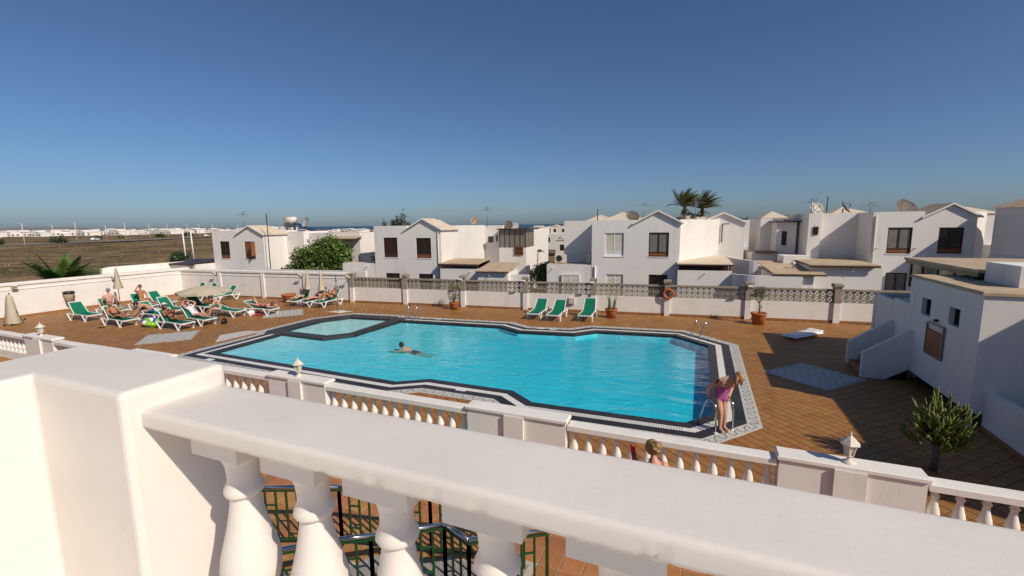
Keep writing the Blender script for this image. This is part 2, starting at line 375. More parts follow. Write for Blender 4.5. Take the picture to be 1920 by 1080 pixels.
# ring of ground under the edges of the site (between the terrain sheet and the deck)
g2 = MB(); g2.box(-41,-10,-1.3,-36.9,29.5,-1.0); g2.box(-36.9,28.6,-1.3,34,29.5,-1.0); struct('yard_ground', g2, M['ground'])
# road: dual carriageway running away to the left of the site
def road_c(v): return -236 + 0.38*(v-90)*-1.0 - max(0, v-150)*0.25
rd = MB(); kb = MB(); pts = [(road_c(v), v) for v in range(-400, 900, 20)]
for off0, off1, z0, mbx in ((-4,-12.5,-0.93,rd), (-15.5,-24,-0.93,rd), (-3.4,-4.0,-0.86,kb), (-12.5,-15.5,-0.86,kb), (-24,-24.8,-0.86,kb)):
    for (u0,v0),(u1,v1) in zip(pts, pts[1:]):
        mbx.add([(u0+off0,v0,z0),(u1+off0,v1,z0),(u1+off1,v1,z0),(u0+off1,v0,z0)], [(0,1,2,3)])
struct('road', rd, M['asphalt']); struct('road_kerb', kb, M['cream'])
hl = MB()
for cu, cv, w, h in ((-5200,1900,900,22),(-4300,1750,420,34),(-3600,1900,900,16)):
    n = 24
    for k in range(n):
        a0, a1 = -w+2*w*k/n, -w+2*w*(k+1)/n
        z0 = h*max(0, math.cos(a0/w*1.57))*(0.7+0.4*fbm(a0*0.01, cu)); z1 = h*max(0, math.cos(a1/w*1.57))*(0.7+0.4*fbm(a1*0.01, cu))
        hl.add([(cu+a0*0.4,cv+a0*0.9,-1),(cu+a1*0.4,cv+a1*0.9,-1),(cu-150+a1*0.4,cv+60+a1*0.9,z1),(cu-150+a0*0.4,cv+60+a0*0.9,z0)], [(0,1,2,3)])
struct('hills', hl, mat('far_hill', (0.19,0.185,0.19), 1.0))

# ------------------------------------------------------------------ pool deck
def inside(p, poly):
    x, y = p; c = False; n = len(poly)
    for i in range(n):
        x0, y0 = poly[i]; x1, y1 = poly[i-1]
        if (y0 > y) != (y1 > y) and x < (x1-x0)*(y-y0)/(y1-y0)+x0: c = not c
    return c
def offset(poly, d):
    """offset of a CCW polygon, outward for d > 0"""
    n = len(poly); out = []
    for i in range(n):
        p0, p1, p2 = Vector(poly[i-1]), Vector(poly[i]), Vector(poly[(i+1) % n])
        a = (p1-p0).normalized(); b = (p2-p1).normalized()
        na = Vector((a.y,-a.x)); nb = Vector((b.y,-b.x)); m = (na+nb)
        k = 1.0/max(0.35, 1+na.dot(nb)); q = p1 + m*(d*k); out.append((q.x, q.y))
    return out
# outline of the pools: the water's edge of the big pool and, at the left end, of the wading pool
POOL = [(-18.0,11.9),(-8.95,11.65),(-8.06,12.25),(-5.1,12.24),(-4.25,11.6),(-0.2,11.72),(0.44,12.5),(0.42,19.85),(-0.95,21.15),
        (-4.35,20.75),(-5.15,19.85),(-7.85,19.45),(-9.1,20.15),(-14.65,19.62),(-15.27,19.73),(-17.8,19.43),(-18.6,18.1),(-18.6,15.74),(-18.1,15.2)]
MAIN = [(-18.0,11.9),(-8.95,11.65),(-8.06,12.25),(-5.1,12.24),(-4.25,11.6),(-0.2,11.72),(0.44,12.5),(0.42,19.85),(-0.95,21.15),
        (-4.35,20.75),(-5.15,19.85),(-7.85,19.45),(-9.1,20.15),(-14.65,19.62),(-14.79,16.27),(-15.58,15.21),(-18.1,15.2)]
BABY = [(-18.6,15.74),(-15.86,15.71),(-15.17,16.52),(-15.27,19.73),(-17.8,19.43),(-18.6,18.1)]
B1, B2, B3, B4 = 0.28, 0.51, 0.80, 1.14
OUT = offset(POOL, B4); OUTT = offset(POOL, B4-0.05)
# fence frame (walls and houses beyond are turned 6.2 degrees against the pool)
BETA = R(6.2); FO = Vector((-36.4, 22.6)); SV = Vector((math.cos(BETA), math.sin(BETA))); TV = Vector((-math.sin(BETA), math.cos(BETA)))
def ST(s, t, z=0.0): p = FO + SV*s + TV*t; return (p.x, p.y, z)
FT = -0.65                                             # the fence face in that frame
# slab under the tiles, with a hole for the pools
def ring_faces(mb, inner, outer, z):
    """flat ring between two polygons with the same number of corners"""
    n = len(inner); mb.add([(x,y,z) for x,y in inner]+[(x,y,z) for x,y in outer], [(i, n+i, n+(i+1)%n, (i+1)%n) for i in range(n)])
bm = bmesh.new()
ov = [bm.verts.new((x,y,-0.012)) for x,y in ((-36.6,-12),(30,-12),(30,29.4),(8,28.9),(-36.6,24.0))]
iv = [bm.verts.new((x,y,-0.012)) for x,y in POOL]
es = [bm.edges.new((ov[i], ov[(i+1)%len(ov)])) for i in range(len(ov))] + [bm.edges.new((iv[i], iv[(i+1)%len(iv)])) for i in range(len(iv))]
bmesh.ops.triangle_fill(bm, use_beauty=True, use_dissolve=False, edges=es)
for f in list(bm.faces):
    c = f.calc_center_median()
    if inside((c.x, c.y), POOL): bm.faces.remove(f)
    elif f.normal.z < 0: f.normal_flip()
me = bpy.data.meshes.new('pool_deck'); bm.to_mesh(me); bm.free(); me.materials.append(M['grout'])
deck = link('pool_deck', me); deck['kind'] = 'structure'
# terracotta tiles laid diagonally: the 300 largest in view are single tiles, the rest one sheet of tiles
TS = 0.25; tj = 0.007
cosd = math.sqrt(0.5)
def tile_geo(mb, c, zt=0.0, h=0.012, ang=R(45), s=TS, dz=(0,0,0,0)):
    ca, sa = math.cos(ang), math.sin(ang); a = s/2-tj; b = a-0.006; p = []
    for r, z in ((a, zt-h), (a, zt-0.003), (b, zt)):
        for k, (x, y) in enumerate(((-r,-r),(r,-r),(r,r),(-r,r))): p.append((c[0]+x*ca-y*sa, c[1]+x*sa+y*ca, z + (dz[k] if z > zt-0.01 else 0)))
    f = []
    for o in (0, 4):
        for k in range(4): l = (k+1) % 4; f.append((o+k, o+l, o+4+l, o+4+k))
    f.append((8,9,10,11)); mb.add(p, f)
LOWV = 8.60                                            # line of the lower balustrade
fwd2 = Vector((-math.sin(YAW), math.cos(YAW)))
tiles = []
for i in range(-130, 131):
    for j in range(-130, 131):
        c = ((i-j)*TS*cosd - 14.0, (i+j)*TS*cosd + 16.0)
        if not (-36.3 < c[0] < 8.2 and 8.8 < c[1] < 27.4): continue
        if (Vector(c)-FO).dot(TV) > FT-0.12: continue
        if inside(c, OUT) and inside((c[0]-.13,c[1]), OUT) and inside((c[0]+.13,c[1]), OUT) and inside((c[0],c[1]-.13), OUT) and inside((c[0],c[1]+.13), OUT): continue
        tiles.append(c)
def in_frame(c):
    d = c[0]*fwd2.x + c[1]*fwd2.y; x = c[0]*fwd2.y - c[1]*fwd2.x
    return d > 0 and abs(x)/d < 1.08
def near(c): return Vector((c[0], c[1], 5)).length
vis = sorted([c for c in tiles if in_frame(c) and 0.9 < c[0] < 6.0 and 10.0 < c[1] < 20 and not (c[0] > 4.9 and c[1] > 17)], key=near)[:300]
visset = set(vis)
t0 = MB(); tile_geo(t0, (0,0), ang=0); tme = t0.mesh('tile', M['tile'])
for c in vis:
    o = link('tile', tme, deck, (c[0], c[1], rng.uniform(-0.0015, 0.001)), (rng.uniform(-.004,.004), rng.uniform(-.004,.004), R(45)+rng.uniform(-.006,.006)))
tm = MB()
for c in tiles:
    if c not in visset: tile_geo(tm, c, zt=rng.uniform(-0.002, 0.001), dz=[rng.uniform(-.0012,.0012) for _ in range(4)])
o = tm.build('tile_field', M['tile'], deck); o['kind'] = 'stuff'

# terrace in front of the lower balustrade: larger straight-laid tiles with pale joints, and a gravel bed
nt_ = MB(); nt_.add([(-36.4,-6,-0.004),(8.3,-6,-0.004),(8.3,8.5,-0.004),(-36.4,8.5,-0.004)], [(0,1,2,3)])
terr = struct('terrace', nt_, M['grout2'])
GRAV = [(-5.1,3.6),(-2.15,3.6),(-2.15,5.72),(-4.45,5.0)]
tl = []; S2 = 0.33
for i in range(-40, 27):
    for j in range(0, 20):
        c = (i*S2+0.1, 2.0+j*S2)
        if c[1] > 8.35 or c[0] < -13: continue
        tl.append(c)
t2 = MB(); tile_geo(t2, (0,0), ang=0, s=S2); t2me = t2.mesh('tile', M['tile2'])
tl_vis = sorted([c for c in tl if -7.5 < c[0] < 0.6 and c[1] > 3.6 and not inside(c, GRAV)], key=near)
for c in tl_vis[:300]: link('tile', t2me, terr, (c[0], c[1], rng.uniform(0.0, 0.0015) + 0.006), (rng.uniform(-.004,.004), rng.uniform(-.004,.004), 0))
s300 = set(tl_vis[:300]); tm2 = MB()
for c in tl:
    if c not in s300 and not inside(c, GRAV): tile_geo(tm2, c, zt=0.006, ang=0, s=S2)
for i in range(20):
    pass
o = tm2.build('tile_field', M['tile2'], terr); o['kind'] = 'stuff'
gv = MB(); gv.prism([(x,y) for x,y in GRAV], 0.0, 0.014)
struct('gravel_bed', gv, M['gravel'])
gs = MB()
for k in range(5200):
    x, y = rng.uniform(-5.1,-2.15), rng.uniform(3.6,5.72)
    if not inside((x,y), GRAV): continue
    r = rng.uniform(0.007,0.017); a = rng.uniform(0,6.28); q = []
    for t in range(3): q.append((x+r*math.cos(a+2.1*t)*rng.uniform(.7,1.2), y+r*math.sin(a+2.1*t)*rng.uniform(.7,1.2), 0.013))
    q.append((x+rng.uniform(-.3,.3)*r, y+rng.uniform(-.3,.3)*r, 0.014+r*0.9)); gs.add(q, [(0,1,3),(1,2,3),(2,0,3)])
o = gs.build('gravel', M['gravelstone']); tag(o, 'loose grey gravel spread inside the green railing below the balcony', 'gravel', kind='stuff')
# plain tiled ground to the far left of the terrace
fl = MB()
for i in range(-70, -12):
    for j in range(0, 28):
        c = (i*0.33*1.0-14.3, 0.2+j*0.3)
        if -36.2 < c[0] < -13.2 and c[1] < 8.3: tile_geo(fl, c, zt=0.006, ang=0, s=0.30)
o = fl.build('tile_field', M['tile'], terr); o['kind'] = 'stuff'

# ------------------------------------------------------------------ pools
def basin(mb, poly, zf):
    n = len(poly); p = [(x,y,0.0) for x,y in poly] + [(x,y,zf(x)) for x,y in poly]
    mb.add(p, [(n+i, n+(i+1)%n, (i+1)%n, i)[::-1] for i in range(n)] + [tuple(range(n,2*n))])
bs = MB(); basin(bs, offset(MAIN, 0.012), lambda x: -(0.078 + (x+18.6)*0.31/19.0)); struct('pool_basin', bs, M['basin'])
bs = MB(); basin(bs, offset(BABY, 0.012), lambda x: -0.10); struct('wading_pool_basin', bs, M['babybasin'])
WL = -0.055
for nm, poly, zf in (('pool_water', MAIN, lambda x: -(0.128 + (x+18.6)*0.31/19.0)), ('wading_pool_water', BABY, lambda x: -0.15)):
    po = offset(poly, 0.02); n = len(po); wm = MB()
    wm.add([(x,y,zf(x)) for x,y in po] + [(x,y,WL) for x,y in po], [(i,(i+1)%n,n+(i+1)%n,n+i) for i in range(n)] + [tuple(range(n,2*n)), tuple(reversed(range(n)))])
    struct(nm, wm, M['water'])
# surround: inner slate edge, white overflow channel, outer slate slabs, mosaic border
sur = MB(); r0, r1 = POOL, offset(POOL, B1); n = len(POOL)
ring_faces(sur, r0, r1, 0.004)
sur.add([(x,y,0.004) for x,y in r0]+[(x,y,-0.11) for x,y in offset(POOL,-0.003)], [(n+i, n+(i+1)%n, (i+1)%n, i) for i in range(n)])
surround = struct('pool_surround', sur, M['blackstone'])
def band(mb, i, d0, d1, z, f0=0.0, f1=1.0, gap=0.0):
    a0, a1 = offset(POOL, d0), offset(POOL, d1); j = (i+1) % n
    def L_(p, q, f): return (p[0]+(q[0]-p[0])*f, p[1]+(q[1]-p[1])*f)
    p = [L_(a0[i],a0[j],f0), L_(a0[i],a0[j],f1), L_(a1[i],a1[j],f1), L_(a1[i],a1[j],f0)]
    mb.add([(x,y,z) for x,y in p] + [(x,y,-0.01) for x,y in p], [(3,2,1,0),(0,1,5,4),(1,2,6,5),(2,3,7,6),(3,0,4,7)])
BABYSEG = (13,14,15,16,17)
ch = MB(); gr = MB()
for i in range(n):
    if i in BABYSEG: continue
    band(ch, i, B1+0.002, B2-0.002, -0.004)
ch.build('overflow_channel', M['channel'], surround)
# perforated grating rows in the near right part of the channel
for i in (4, 5):
    p, q = Vector(POOL[i]), Vector(POOL[i+1]); d = (q-p).normalized(); nn = Vector((d.y,-d.x)); Lg = (q-p).length
    for k in range(int(Lg/0.06)):
        for off in (B1+0.055, B1+0.115, B1+0.175):
            c = p + d*(0.06*k+0.03) + nn*off; gr.box(c.x-.012, c.y-.012, -0.004, c.x+.012, c.y+.012, -0.001)
gr.build('drain_grating', M['gray'], surround)
for i in range(n):
    d0, d1 = (B1+0.002, B3) if i in BABYSEG else (B2, B3)
    Ls = (Vector(POOL[i])-Vector(POOL[(i+1)%n])).length; k = max(1, round(Ls/0.5))
    for q in range(k):
        e = 0.004/Ls; sl = MB(); band(sl, i, d0, d1, 0.004+rng.uniform(0,0.002), q/k+(e if q else 0), (q+1)/k-(e if q < k-1 else 0))
        sl.build('slab', M['blackstone'], surround)
mo = MB(); ring_faces(mo, offset(POOL, B3+0.002), OUT, 0.005)
mo.add([(x,y,0.005) for x,y in OUT]+[(x,y,-0.02) for x,y in OUT], [(i, (i+1)%n, n+(i+1)%n, n+i)[::-1] for i in range(n)])
mo.build('mosaic_border', M['mosaic'], surround)
def ribbon(mb, pts, w, z):
    for a, b in zip(pts, pts[1:]):
        a = Vector(a); b = Vector(b); d = (b-a)
        if d.length < 1e-5: continue
        d.normalize(); e = Vector((d.y,-d.x))*(w/2); a = a-d*w*0.35; b = b+d*w*0.35
        mb.add([(a.x-e.x,a.y-e.y,z),(a.x+e.x,a.y+e.y,z),(b.x+e.x,b.y+e.y,z),(b.x-e.x,b.y-e.y,z)], [(0,1,2,3)])
def meander(p, q, h, per):
    """rounded key pattern between two points, h half height; returns a polyline"""
    p = Vector(p); q = Vector(q); d = (q-p); Lm = d.length; d.normalize(); e = Vector((d.y,-d.x)); k = max(1, round(Lm/per)); per = Lm/k; out = []
    for c in range(k):
        for (x, y) in ((0.06,-0.35),(0.12,-0.85),(0.2,-1),(0.32,-1),(0.42,-0.8),(0.44,-0.2),(0.36,0.25),(0.40,0.75),(0.52,1),(0.70,1),(0.86,0.9),(0.92,0.5),(0.92,-0.1),(0.98,-0.3)):
            out.append(p + d*(per*(c+x)) + e*(h*y))
    return out
mt = MB(); mid = offset(POOL, (B3+B4)/2); dots0 = offset(POOL, B3+0.045); dots1 = offset(POOL, B4-0.05)
for i in range(n):
    j = (i+1) % n; ribbon(mt, meander(mid[i], mid[j], 0.085, 0.34), 0.018, 0.0075)
    for dd in (dots0, dots1):
        p, q = Vector(dd[i]), Vector(dd[j]); Ld = (q-p).length; k = int(Ld/0.17)
        for c in range(k):
            x = p + (q-p)*((c+0.5)/k); mt.add([(x.x-.011,x.y-.011,.0075),(x.x+.011,x.y-.011,.0075),(x.x+.011,x.y+.011,.0075),(x.x-.011,x.y+.011,.0075)], [(0,1,2,3)])
mt.build('mosaic_motif', M['motif'], surround)
# wall between the two pools
dv = MB(); A_ = [(-18.6,15.74),(-15.86,15.71),(-15.17,16.52),(-15.27,19.75)]; Bm = [(-18.12,15.205),(-15.58,15.21),(-14.79,16.27),(-14.65,19.62)]
for k in range(3):
    dv.prism([A_[k], Bm[k], Bm[k+1], A_[k+1]], -0.14, 0.008 + 0.001*k)
dv.build('dividing_wall', M['blackstone'], surround)
for u, v, a in ((-17.2,11.15,0),(-6.6,11.72,0.0),(-12.9,20.63,R(5)),(-6.4,20.42,R(8)),(-15.1,20.4,R(5)),(-7.0,20.4,R(8))):
    k = MB(); k.box(-0.16,-0.08,0,0.16,0.08,0.012); k.build('skimmer_lid', M['white'], surround, (u,v,0.005), a)
# three mosaic squares set into the deck
for (cu, cv) in ((-22.6,12.9),(-22.4,19.02),(3.56,17.02)):
    q = MB(); a = 1.03; q.prism([(-a,-a),(a,-a),(a,a),(-a,a)], -0.01, 0.006)
    p = q.build('mosaic_square', M['mosaic'], deck, (cu,cv,0), R(48))
    mm = MB()
    for r in range(-3, 4): ribbon(mm, meander((-0.95, r*0.28), (0.95, r*0.28), 0.10, 0.38), 0.016, 0.009)
    for r in (-0.98, 0.98): ribbon(mm, [(-0.98,r),(0.98,r)], 0.02, 0.009); ribbon(mm, [(r,-0.98),(r,0.98)], 0.02, 0.009)
    mm.build('motif', M['motif'], p)
q = MB(); q.prism([(-20.3,20.25),(-19.3,20.2),(-18.9,20.9),(-20.1,20.95)], -0.01, 0.006); q.build('mosaic_apron', M['mosaic'], deck)
q = MB(); q.prism([(-20.7,14.0),(-19.6,13.0),(-19.5,15.2),(-20.3,15.1)], -0.01, 0.006); q.build('mosaic_apron', M['mosaic'], deck)
# drain cover
q = MB(); q.cham(-0.1,-0.1,0,0.1,0.1,0.008,0.004); q.build('drain_cover', M['cream'], deck, (3.6,10.9,0), 0.4)

# ------------------------------------------------------------------ boundary walls and lattice fence
bw = thing('boundary_wall', 'tall white rendered boundary wall with coping along the left of the deck', 'wall')
k = MB(); k.box(-36.55,-6,-1.2,-36.2,22.75,1.86); k.build('wall_panel', M['stucco'], bw)
k = MB(); k.cham(-36.62,-6,1.863,-36.13,22.6,2.02,0.03); k.box(-36.2,-6,1.60,-36.165,22.6,1.63); k.build('coping', M['stucco'], bw)
k = MB(); k.box(-36.2,-6,0,-36.18,22.5,0.12); k.build('skirting', M['kickboard'], bw)
k = MB(); k.box(-36.2,9.9,0.55,-36.17,10.2,0.75); k.build('vent', M['gray'], bw)

fen = thing('garden_wall', 'long white wall with concrete lattice top and posts at the far side of the pool deck', 'wall', (FO.x, FO.y, 0), BETA)
LS = 15.1                                              # the solid part ends and the lattice starts here
k = MB(); k.box(0.1,FT,-1.2,LS-0.14,FT+0.3,1.80); k.box(LS+0.0,FT,-1.2,47.2,FT+0.22,0.985); k.build('wall_panel', M['stucco'], fen)
k = MB(); k.cham(-0.1,FT-0.07,1.803,LS-0.141,FT+0.37,1.95,0.03); k.box(0.1,FT-0.03,1.56,LS-0.15,FT,1.59); k.build('coping', M['stucco'], fen)
k = MB(); k.box(0.2,FT-0.02,0,47.2,FT,0.11); k.build('skirting', M['kickboard'], fen)
posts_s = [15.1 + 3.967*i for i in range(8)]
for s in (3.9, 7.8, 11.4):
    k = MB(); k.box(s-0.13,FT-0.09,0,s+0.13,FT-0.002,1.78); k.build('pilaster', M['stucco'], fen)
for s in posts_s:
    k = MB(); k.box(s-0.14,FT-0.10,0,s+0.14,FT+0.24,0.98); k.build('pilaster', M['stucco'], fen)
    k = MB(); k.box(s-0.14,FT-0.098,0.983,s+0.14,FT+0.24,1.80); k.cham(s-0.2,FT-0.16,1.803,s+0.2,FT+0.30,1.94,0.03); k.box(s-0.17,FT-0.13,1.74,s+0.17,FT+0.27,1.80); k.build('post', M['concrete'], fen)
ends = posts_s + [47.3]
# one lattice block: square frame, diagonal cross and a small square in each corner
lb = MB(); bs_ = 0.145; d0, d1 = 0.03, 0.12
for x0, z0, x1, z1 in ((-bs_,-bs_,bs_,-bs_+.028),(-bs_,bs_-.028,bs_,bs_),(-bs_,-bs_+.028,-bs_+.028,bs_-.028),(bs_-.028,-bs_+.028,bs_,bs_-.028)): lb.box(x0,d0,z0,x1,d1,z1)
for sg in (1, -1):
    m4 = Matrix.Rotation(sg*R(45), 4, 'Y'); lb.box(-0.165,d0+.004*sg+.004,-0.014,0.165,d1-.006+.003*sg,0.014, m4)
for sx in (-1, 1):
    lb.box(sx*0.117-.0 if sx>0 else -0.117-.028, d0+.012, -0.012, sx*0.117+.028 if sx>0 else -0.117, d1-.012, 0.012); lb.box(-0.012,d0+.012,sx*0.131-.014,0.012,d1-.012,sx*0.131+.014)
lme = lb.mesh('lattice_block', M['concrete'])
for a, b in zip(ends, ends[1:]):
    s0, s1 = a+0.14, b-0.14
    nb = round((s1-s0)/0.29)
    for i in range(nb):
        sc = (s1-s0)/nb/0.29
        for r in range(2):
            o = link('lattice_block', lme, fen, (s0+(i+0.5)*(s1-s0)/nb, FT+0.03, 1.13+0.29*r)); o.scale = (sc,1,1)
    k = MB(); k.box(s0+.002,FT-0.01,1.573,s1-.002,FT+0.2,1.66); k.build('capping', M['concrete'], fen)
# end wall of the stair court beside the annex
# ------------------------------------------------------------------ lower balustrade
def baluster_prof(h):
    return [(0.055,0),(0.075,0.0),(0.075,0.05*h),(0.05,0.07*h),(0.045,0.10*h),(0.072,0.17*h),(0.085,0.27*h),(0.078,0.36*h),(0.055,0.52*h),(0.043,0.68*h),(0.040,0.74*h),(0.058,0.77*h),(0.062,0.80*h),(0.046,0.83*h),(0.040,0.88*h),(0.055,0.93*h),(0.068,0.95*h)]
PC = [-28.7, -22.6, -16.1, -9.72, -3.5, 2.38, 8.4]; HW = 1.0; BZ0, BZ1 = 0.30, 0.86
low = thing('balustrade', 'long white balustrade with piers and turned balusters between terrace and pool deck', 'balustrade', (0, LOWV, 0))
k = MB(); k.lathe(baluster_prof(BZ1-BZ0), 12); h = BZ1-BZ0; k.box(-.085,-.085,0.95*h,.085,.085,h); k.box(-.08,-.08,-0.02,.08,.08,0.0)
bal_me = k.mesh('baluster', M['stucco'])
k = MB(); k.box(-36.2,-0.13,-0.02,8.2,0.13,0.28); k.build('plinth', M['stucco'], low)
for i, c in enumerate(PC):
    hw = HW if i not in (4,) else 1.12
    k = MB(); k.box(c-hw,-0.15,-0.02,c+hw,0.15,1.0); k.cham(c-hw-0.03,-0.19,1.003,c+hw+0.03,0.19,1.075,0.02); k.box(c-0.22,-0.215,-0.02,c+0.22,-0.15,0.999); k.build('pier', M['stucco'], low)
    if i < len(PC)-1:
        x0, x1 = c+hw, PC[i+1]-(1.12 if i+1 == 4 else HW)
        k = MB(); k.cham(x0+0.032,-0.14,BZ1+0.001,x1-0.032,0.14,BZ1+0.12,0.02); k.build('handrail', M['stucco'], low)
        m = 13
        for q in range(m): link('baluster', bal_me, low, (x0+(q+0.5)*(x1-x0)/m, 0, BZ0))
x0, x1 = -36.15, PC[0]-HW
k = MB(); k.cham(x0,-0.14,BZ1+0.001,x1-0.032,0.14,BZ1+0.12,0.02); k.build('handrail', M['stucco'], low)
for q in range(20): link('baluster', bal_me, low, (x0+(q+0.5)*(x1-x0)/20, 0, BZ0))

# ------------------------------------------------------------------ balcony balustrade in the foreground
RZ = 4.46
bb = thing('balcony_balustrade', 'thick white balcony balustrade in the foreground with wide handrail and bulbous balusters', 'balustrade', (0, 0.91, 3.5))
k = MB(); k.box(-1.545,-0.14,RZ-0.058-3.5,4.2,0.112,RZ-3.5)
hr = k.build('handrail', M['rail'], bb); 
# worn, slightly wavy handrail: subdivide and disturb
bm = bmesh.new(); bm.from_mesh(hr.data)
bmesh.ops.remove_doubles(bm, verts=bm.verts, dist=1e-5)
bmesh.ops.bevel(bm, geom=[e for e in bm.edges if abs((e.verts[0].co-e.verts[1].co).x) > 1], offset=0.016, segments=3, affect='EDGES', profile=0.6)
long_e = [e for e in bm.edges if abs((e.verts[0].co-e.verts[1].co).x) > 1]
bmesh.ops.subdivide_edges(bm, edges=long_e, cuts=420, use_grid_fill=False)
short_e = [e for e in bm.edges if abs((e.verts[0].co-e.verts[1].co).y) > 0.1 and abs((e.verts[0].co-e.verts[1].co).x) < 0.02]
bmesh.ops.subdivide_edges(bm, edges=short_e, cuts=6, use_grid_fill=True)
for v in bm.verts:
    c = v.co; a = Vector((c.x*2.2, c.y*3, c.z*3)); nzv = noise.noise(a)*0.0008 + noise.noise(a*5)*0.0002
    edge = 1.0 if (c.z < RZ-3.5-0.028 and c.y < -0.12) else 0.35
    chip = max(0, noise.noise(Vector((c.x*34, c.y*34, c.z*40+3)))-0.30)*(0.010 + 0.022*max(0, 1-abs(c.x+0.15)/0.6))*edge
    v.co.z += nzv + (chip if edge == 1.0 else -chip*0.3); v.co.y += noise.noise(a+Vector((9,2,1)))*0.002 + (chip*0.8 if edge == 1.0 else 0)
bm.to_mesh(hr.data); bm.free()
for p in hr.data.polygons: p.use_smooth = True
k = MB(); k.prism([(-2.34,-3.4),(-2.02,-3.4),(-2.02,-0.185),(-1.53,-0.185),(-1.53,0.135),(-2.34,0.135)], -0.3, RZ+0.068-3.5); pr = k.build('pier', M['rail'], bb); bevel(pr, 0.02, 3)
bh = RZ-0.062-3.5-0.12
def big_prof(h): return [(0.062,0.0),(0.078,0.0),(0.078,0.05*h),(0.056,0.075*h),(0.046,0.12*h),(0.056,0.16*h),(0.060,0.19*h),(0.050,0.215*h),(0.058,0.25*h),(0.078,0.305*h),(0.087,0.36*h),(0.089,0.40*h),(0.084,0.45*h),(0.072,0.51*h),(0.059,0.575*h),(0.049,0.64*h),(0.042,0.70*h),(0.043,0.712*h),(0.054,0.716*h),(0.058,0.727*h),(0.056,0.742*h),(0.050,0.758*h),(0.045,0.775*h),(0.045,0.80*h),(0.048,0.84*h),(0.054,0.865*h),(0.066,0.888*h),(0.076,0.905*h)]
bg = MB(); bg.lathe(big_prof(bh), 40); bg.box(-0.098,-0.085,0.9052*bh,0.098,0.085,bh+0.01)
bgm = bg.mesh('baluster', M['rail'])
for i in range(20): link('baluster', bgm, bb, (-1.30+0.292*i, -0.002, 0.12))
k = MB(); k.box(-1.52,-0.125,-0.0,4.2,0.12,0.118); k.build('plinth', M['rail'], bb)
bf = MB(); bf.box(-2.34,-3.4,3.2,4.2,1.05,3.498); struct('balcony_floor', bf, M['stucco'])
bs2 = MB(); bs2.box(-2.3,-3.3,-0.02,4.1,0.5,3.198); struct('balcony_wall', bs2, M['stucco'])

# ------------------------------------------------------------------ white annex with steps on the right
ax = thing('annex', 'flat roofed white annex building with two small windows and outside steps, in shade', 'building', (6.15, 13.9, 0))
def wall_open(mb, plane, a0, a1, z0, z1, ops, d):
    """wall sheet with openings. plane 'x': at x=0 facing -x, a runs along y; plane 'y': at y=0 facing -y, a runs along x"""
    A = sorted(set([a0,a1] + [o[0] for o in ops] + [o[2] for o in ops])); Z = sorted(set([z0,z1] + [o[1] for o in ops] + [o[3] for o in ops]))
    P = (lambda a, z, k=0.0: (k, a, z)) if plane == 'x' else (lambda a, z, k=0.0: (a, k, z))
    fl = (lambda f: f[::-1]) if plane == 'x' else (lambda f: f)
    for i in range(len(A)-1):
        for j in range(len(Z)-1):
            ca, cz = (A[i]+A[i+1])/2, (Z[j]+Z[j+1])/2
            if any(o[0] < ca < o[2] and o[1] < cz < o[3] for o in ops): continue
            mb.add([P(A[i],Z[j]),P(A[i+1],Z[j]),P(A[i+1],Z[j+1]),P(A[i],Z[j+1])], [fl((0,1,2,3))])
    for (b0,c0,b1,c1) in ops:
        q = [P(b0,c0),P(b1,c0),P(b1,c1),P(b0,c1),P(b0,c0,d),P(b1,c0,d),P(b1,c1,d),P(b0,c1,d)]
        mb.add(q, [fl(f) for f in ((1,0,4,5),(2,1,5,6),(3,2,6,7),(0,3,7,4))])
w = MB(); ops = [(2.55,2.24,3.15,2.73),(0.95,2.26,1.50,2.73)]
wall_open(w, 'x', 0.0, 4.0, 0.37, 3.24, ops, 0.22)
w.box(0.221,0.0,0.37,3.6,4.0,3.24); w.add([(0,0,.37),(.221,0,.37),(.221,0,3.24),(0,0,3.24)], [(0,1,2,3)]); w.add([(0,4,.37),(.221,4,.37),(.221,4,3.24),(0,4,3.24)], [(3,2,1,0)])
w.add([(0,0,3.24),(.221,0,3.24),(.221,4,3.24),(0,4,3.24)], [(0,1,2,3)]); w.add([(0,0,.37),(.221,0,.37),(.221,4,.37),(0,4,.37)], [(3,2,1,0)])
w.build('wall', M['stucco'], ax)
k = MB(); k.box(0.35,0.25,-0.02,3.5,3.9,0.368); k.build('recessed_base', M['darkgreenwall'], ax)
for y in (3.72, 0.02):
    k = MB(); k.box(0.0,y,-0.02,0.07,y+.07,0.369); k.build('corner_post', M['stucco'], ax)
k = MB(); k.cham(-0.05,-0.05,3.242,3.6,4.0,3.33,0.02); k.build('roof', M['rooftan'], ax)
for (b0,c0,b1,c1) in ops:
    k = MB(); k.box(0.12,b0,c0,0.20,b0+.04,c1); k.box(0.12,b1-.04,c0,0.20,b1,c1); k.box(0.12,b0+.04,c0,0.20,b1-.04,c0+.04); k.box(0.12,b0+.04,c1-.04,0.20,b1-.04,c1)
    wi = k.build('window', M['darkmetal'], ax); k = MB(); k.box(0.15,b0+.04,c0+.04,0.17,b1-.04,c1-.04); k.build('pane', M['glass'], wi)
k = MB(); k.box(-0.045,1.60,1.26,-0.002,2.52,1.92); nb = k.build('notice_board', M['brown2'], ax)
k = MB(); k.box(-0.06,1.56,1.20,-0.003,1.60,2.13); k.box(-0.06,2.52,1.20,-0.003,2.56,2.13); k.box(-0.06,1.60,2.09,-0.003,2.52,2.13); k.box(-0.06,1.60,1.20,-0.003,2.52,1.258); k.build('board_frame', M['gray'], nb)
k = MB(); k.box(-0.02,1.62,1.94,-0.002,2.50,2.08); k.build('board_header', M['cream'], nb)
k = MB(); k.box(-0.10,2.0,2.20,-0.002,2.07,2.27); k.build('wall_lamp', M['black'], ax)
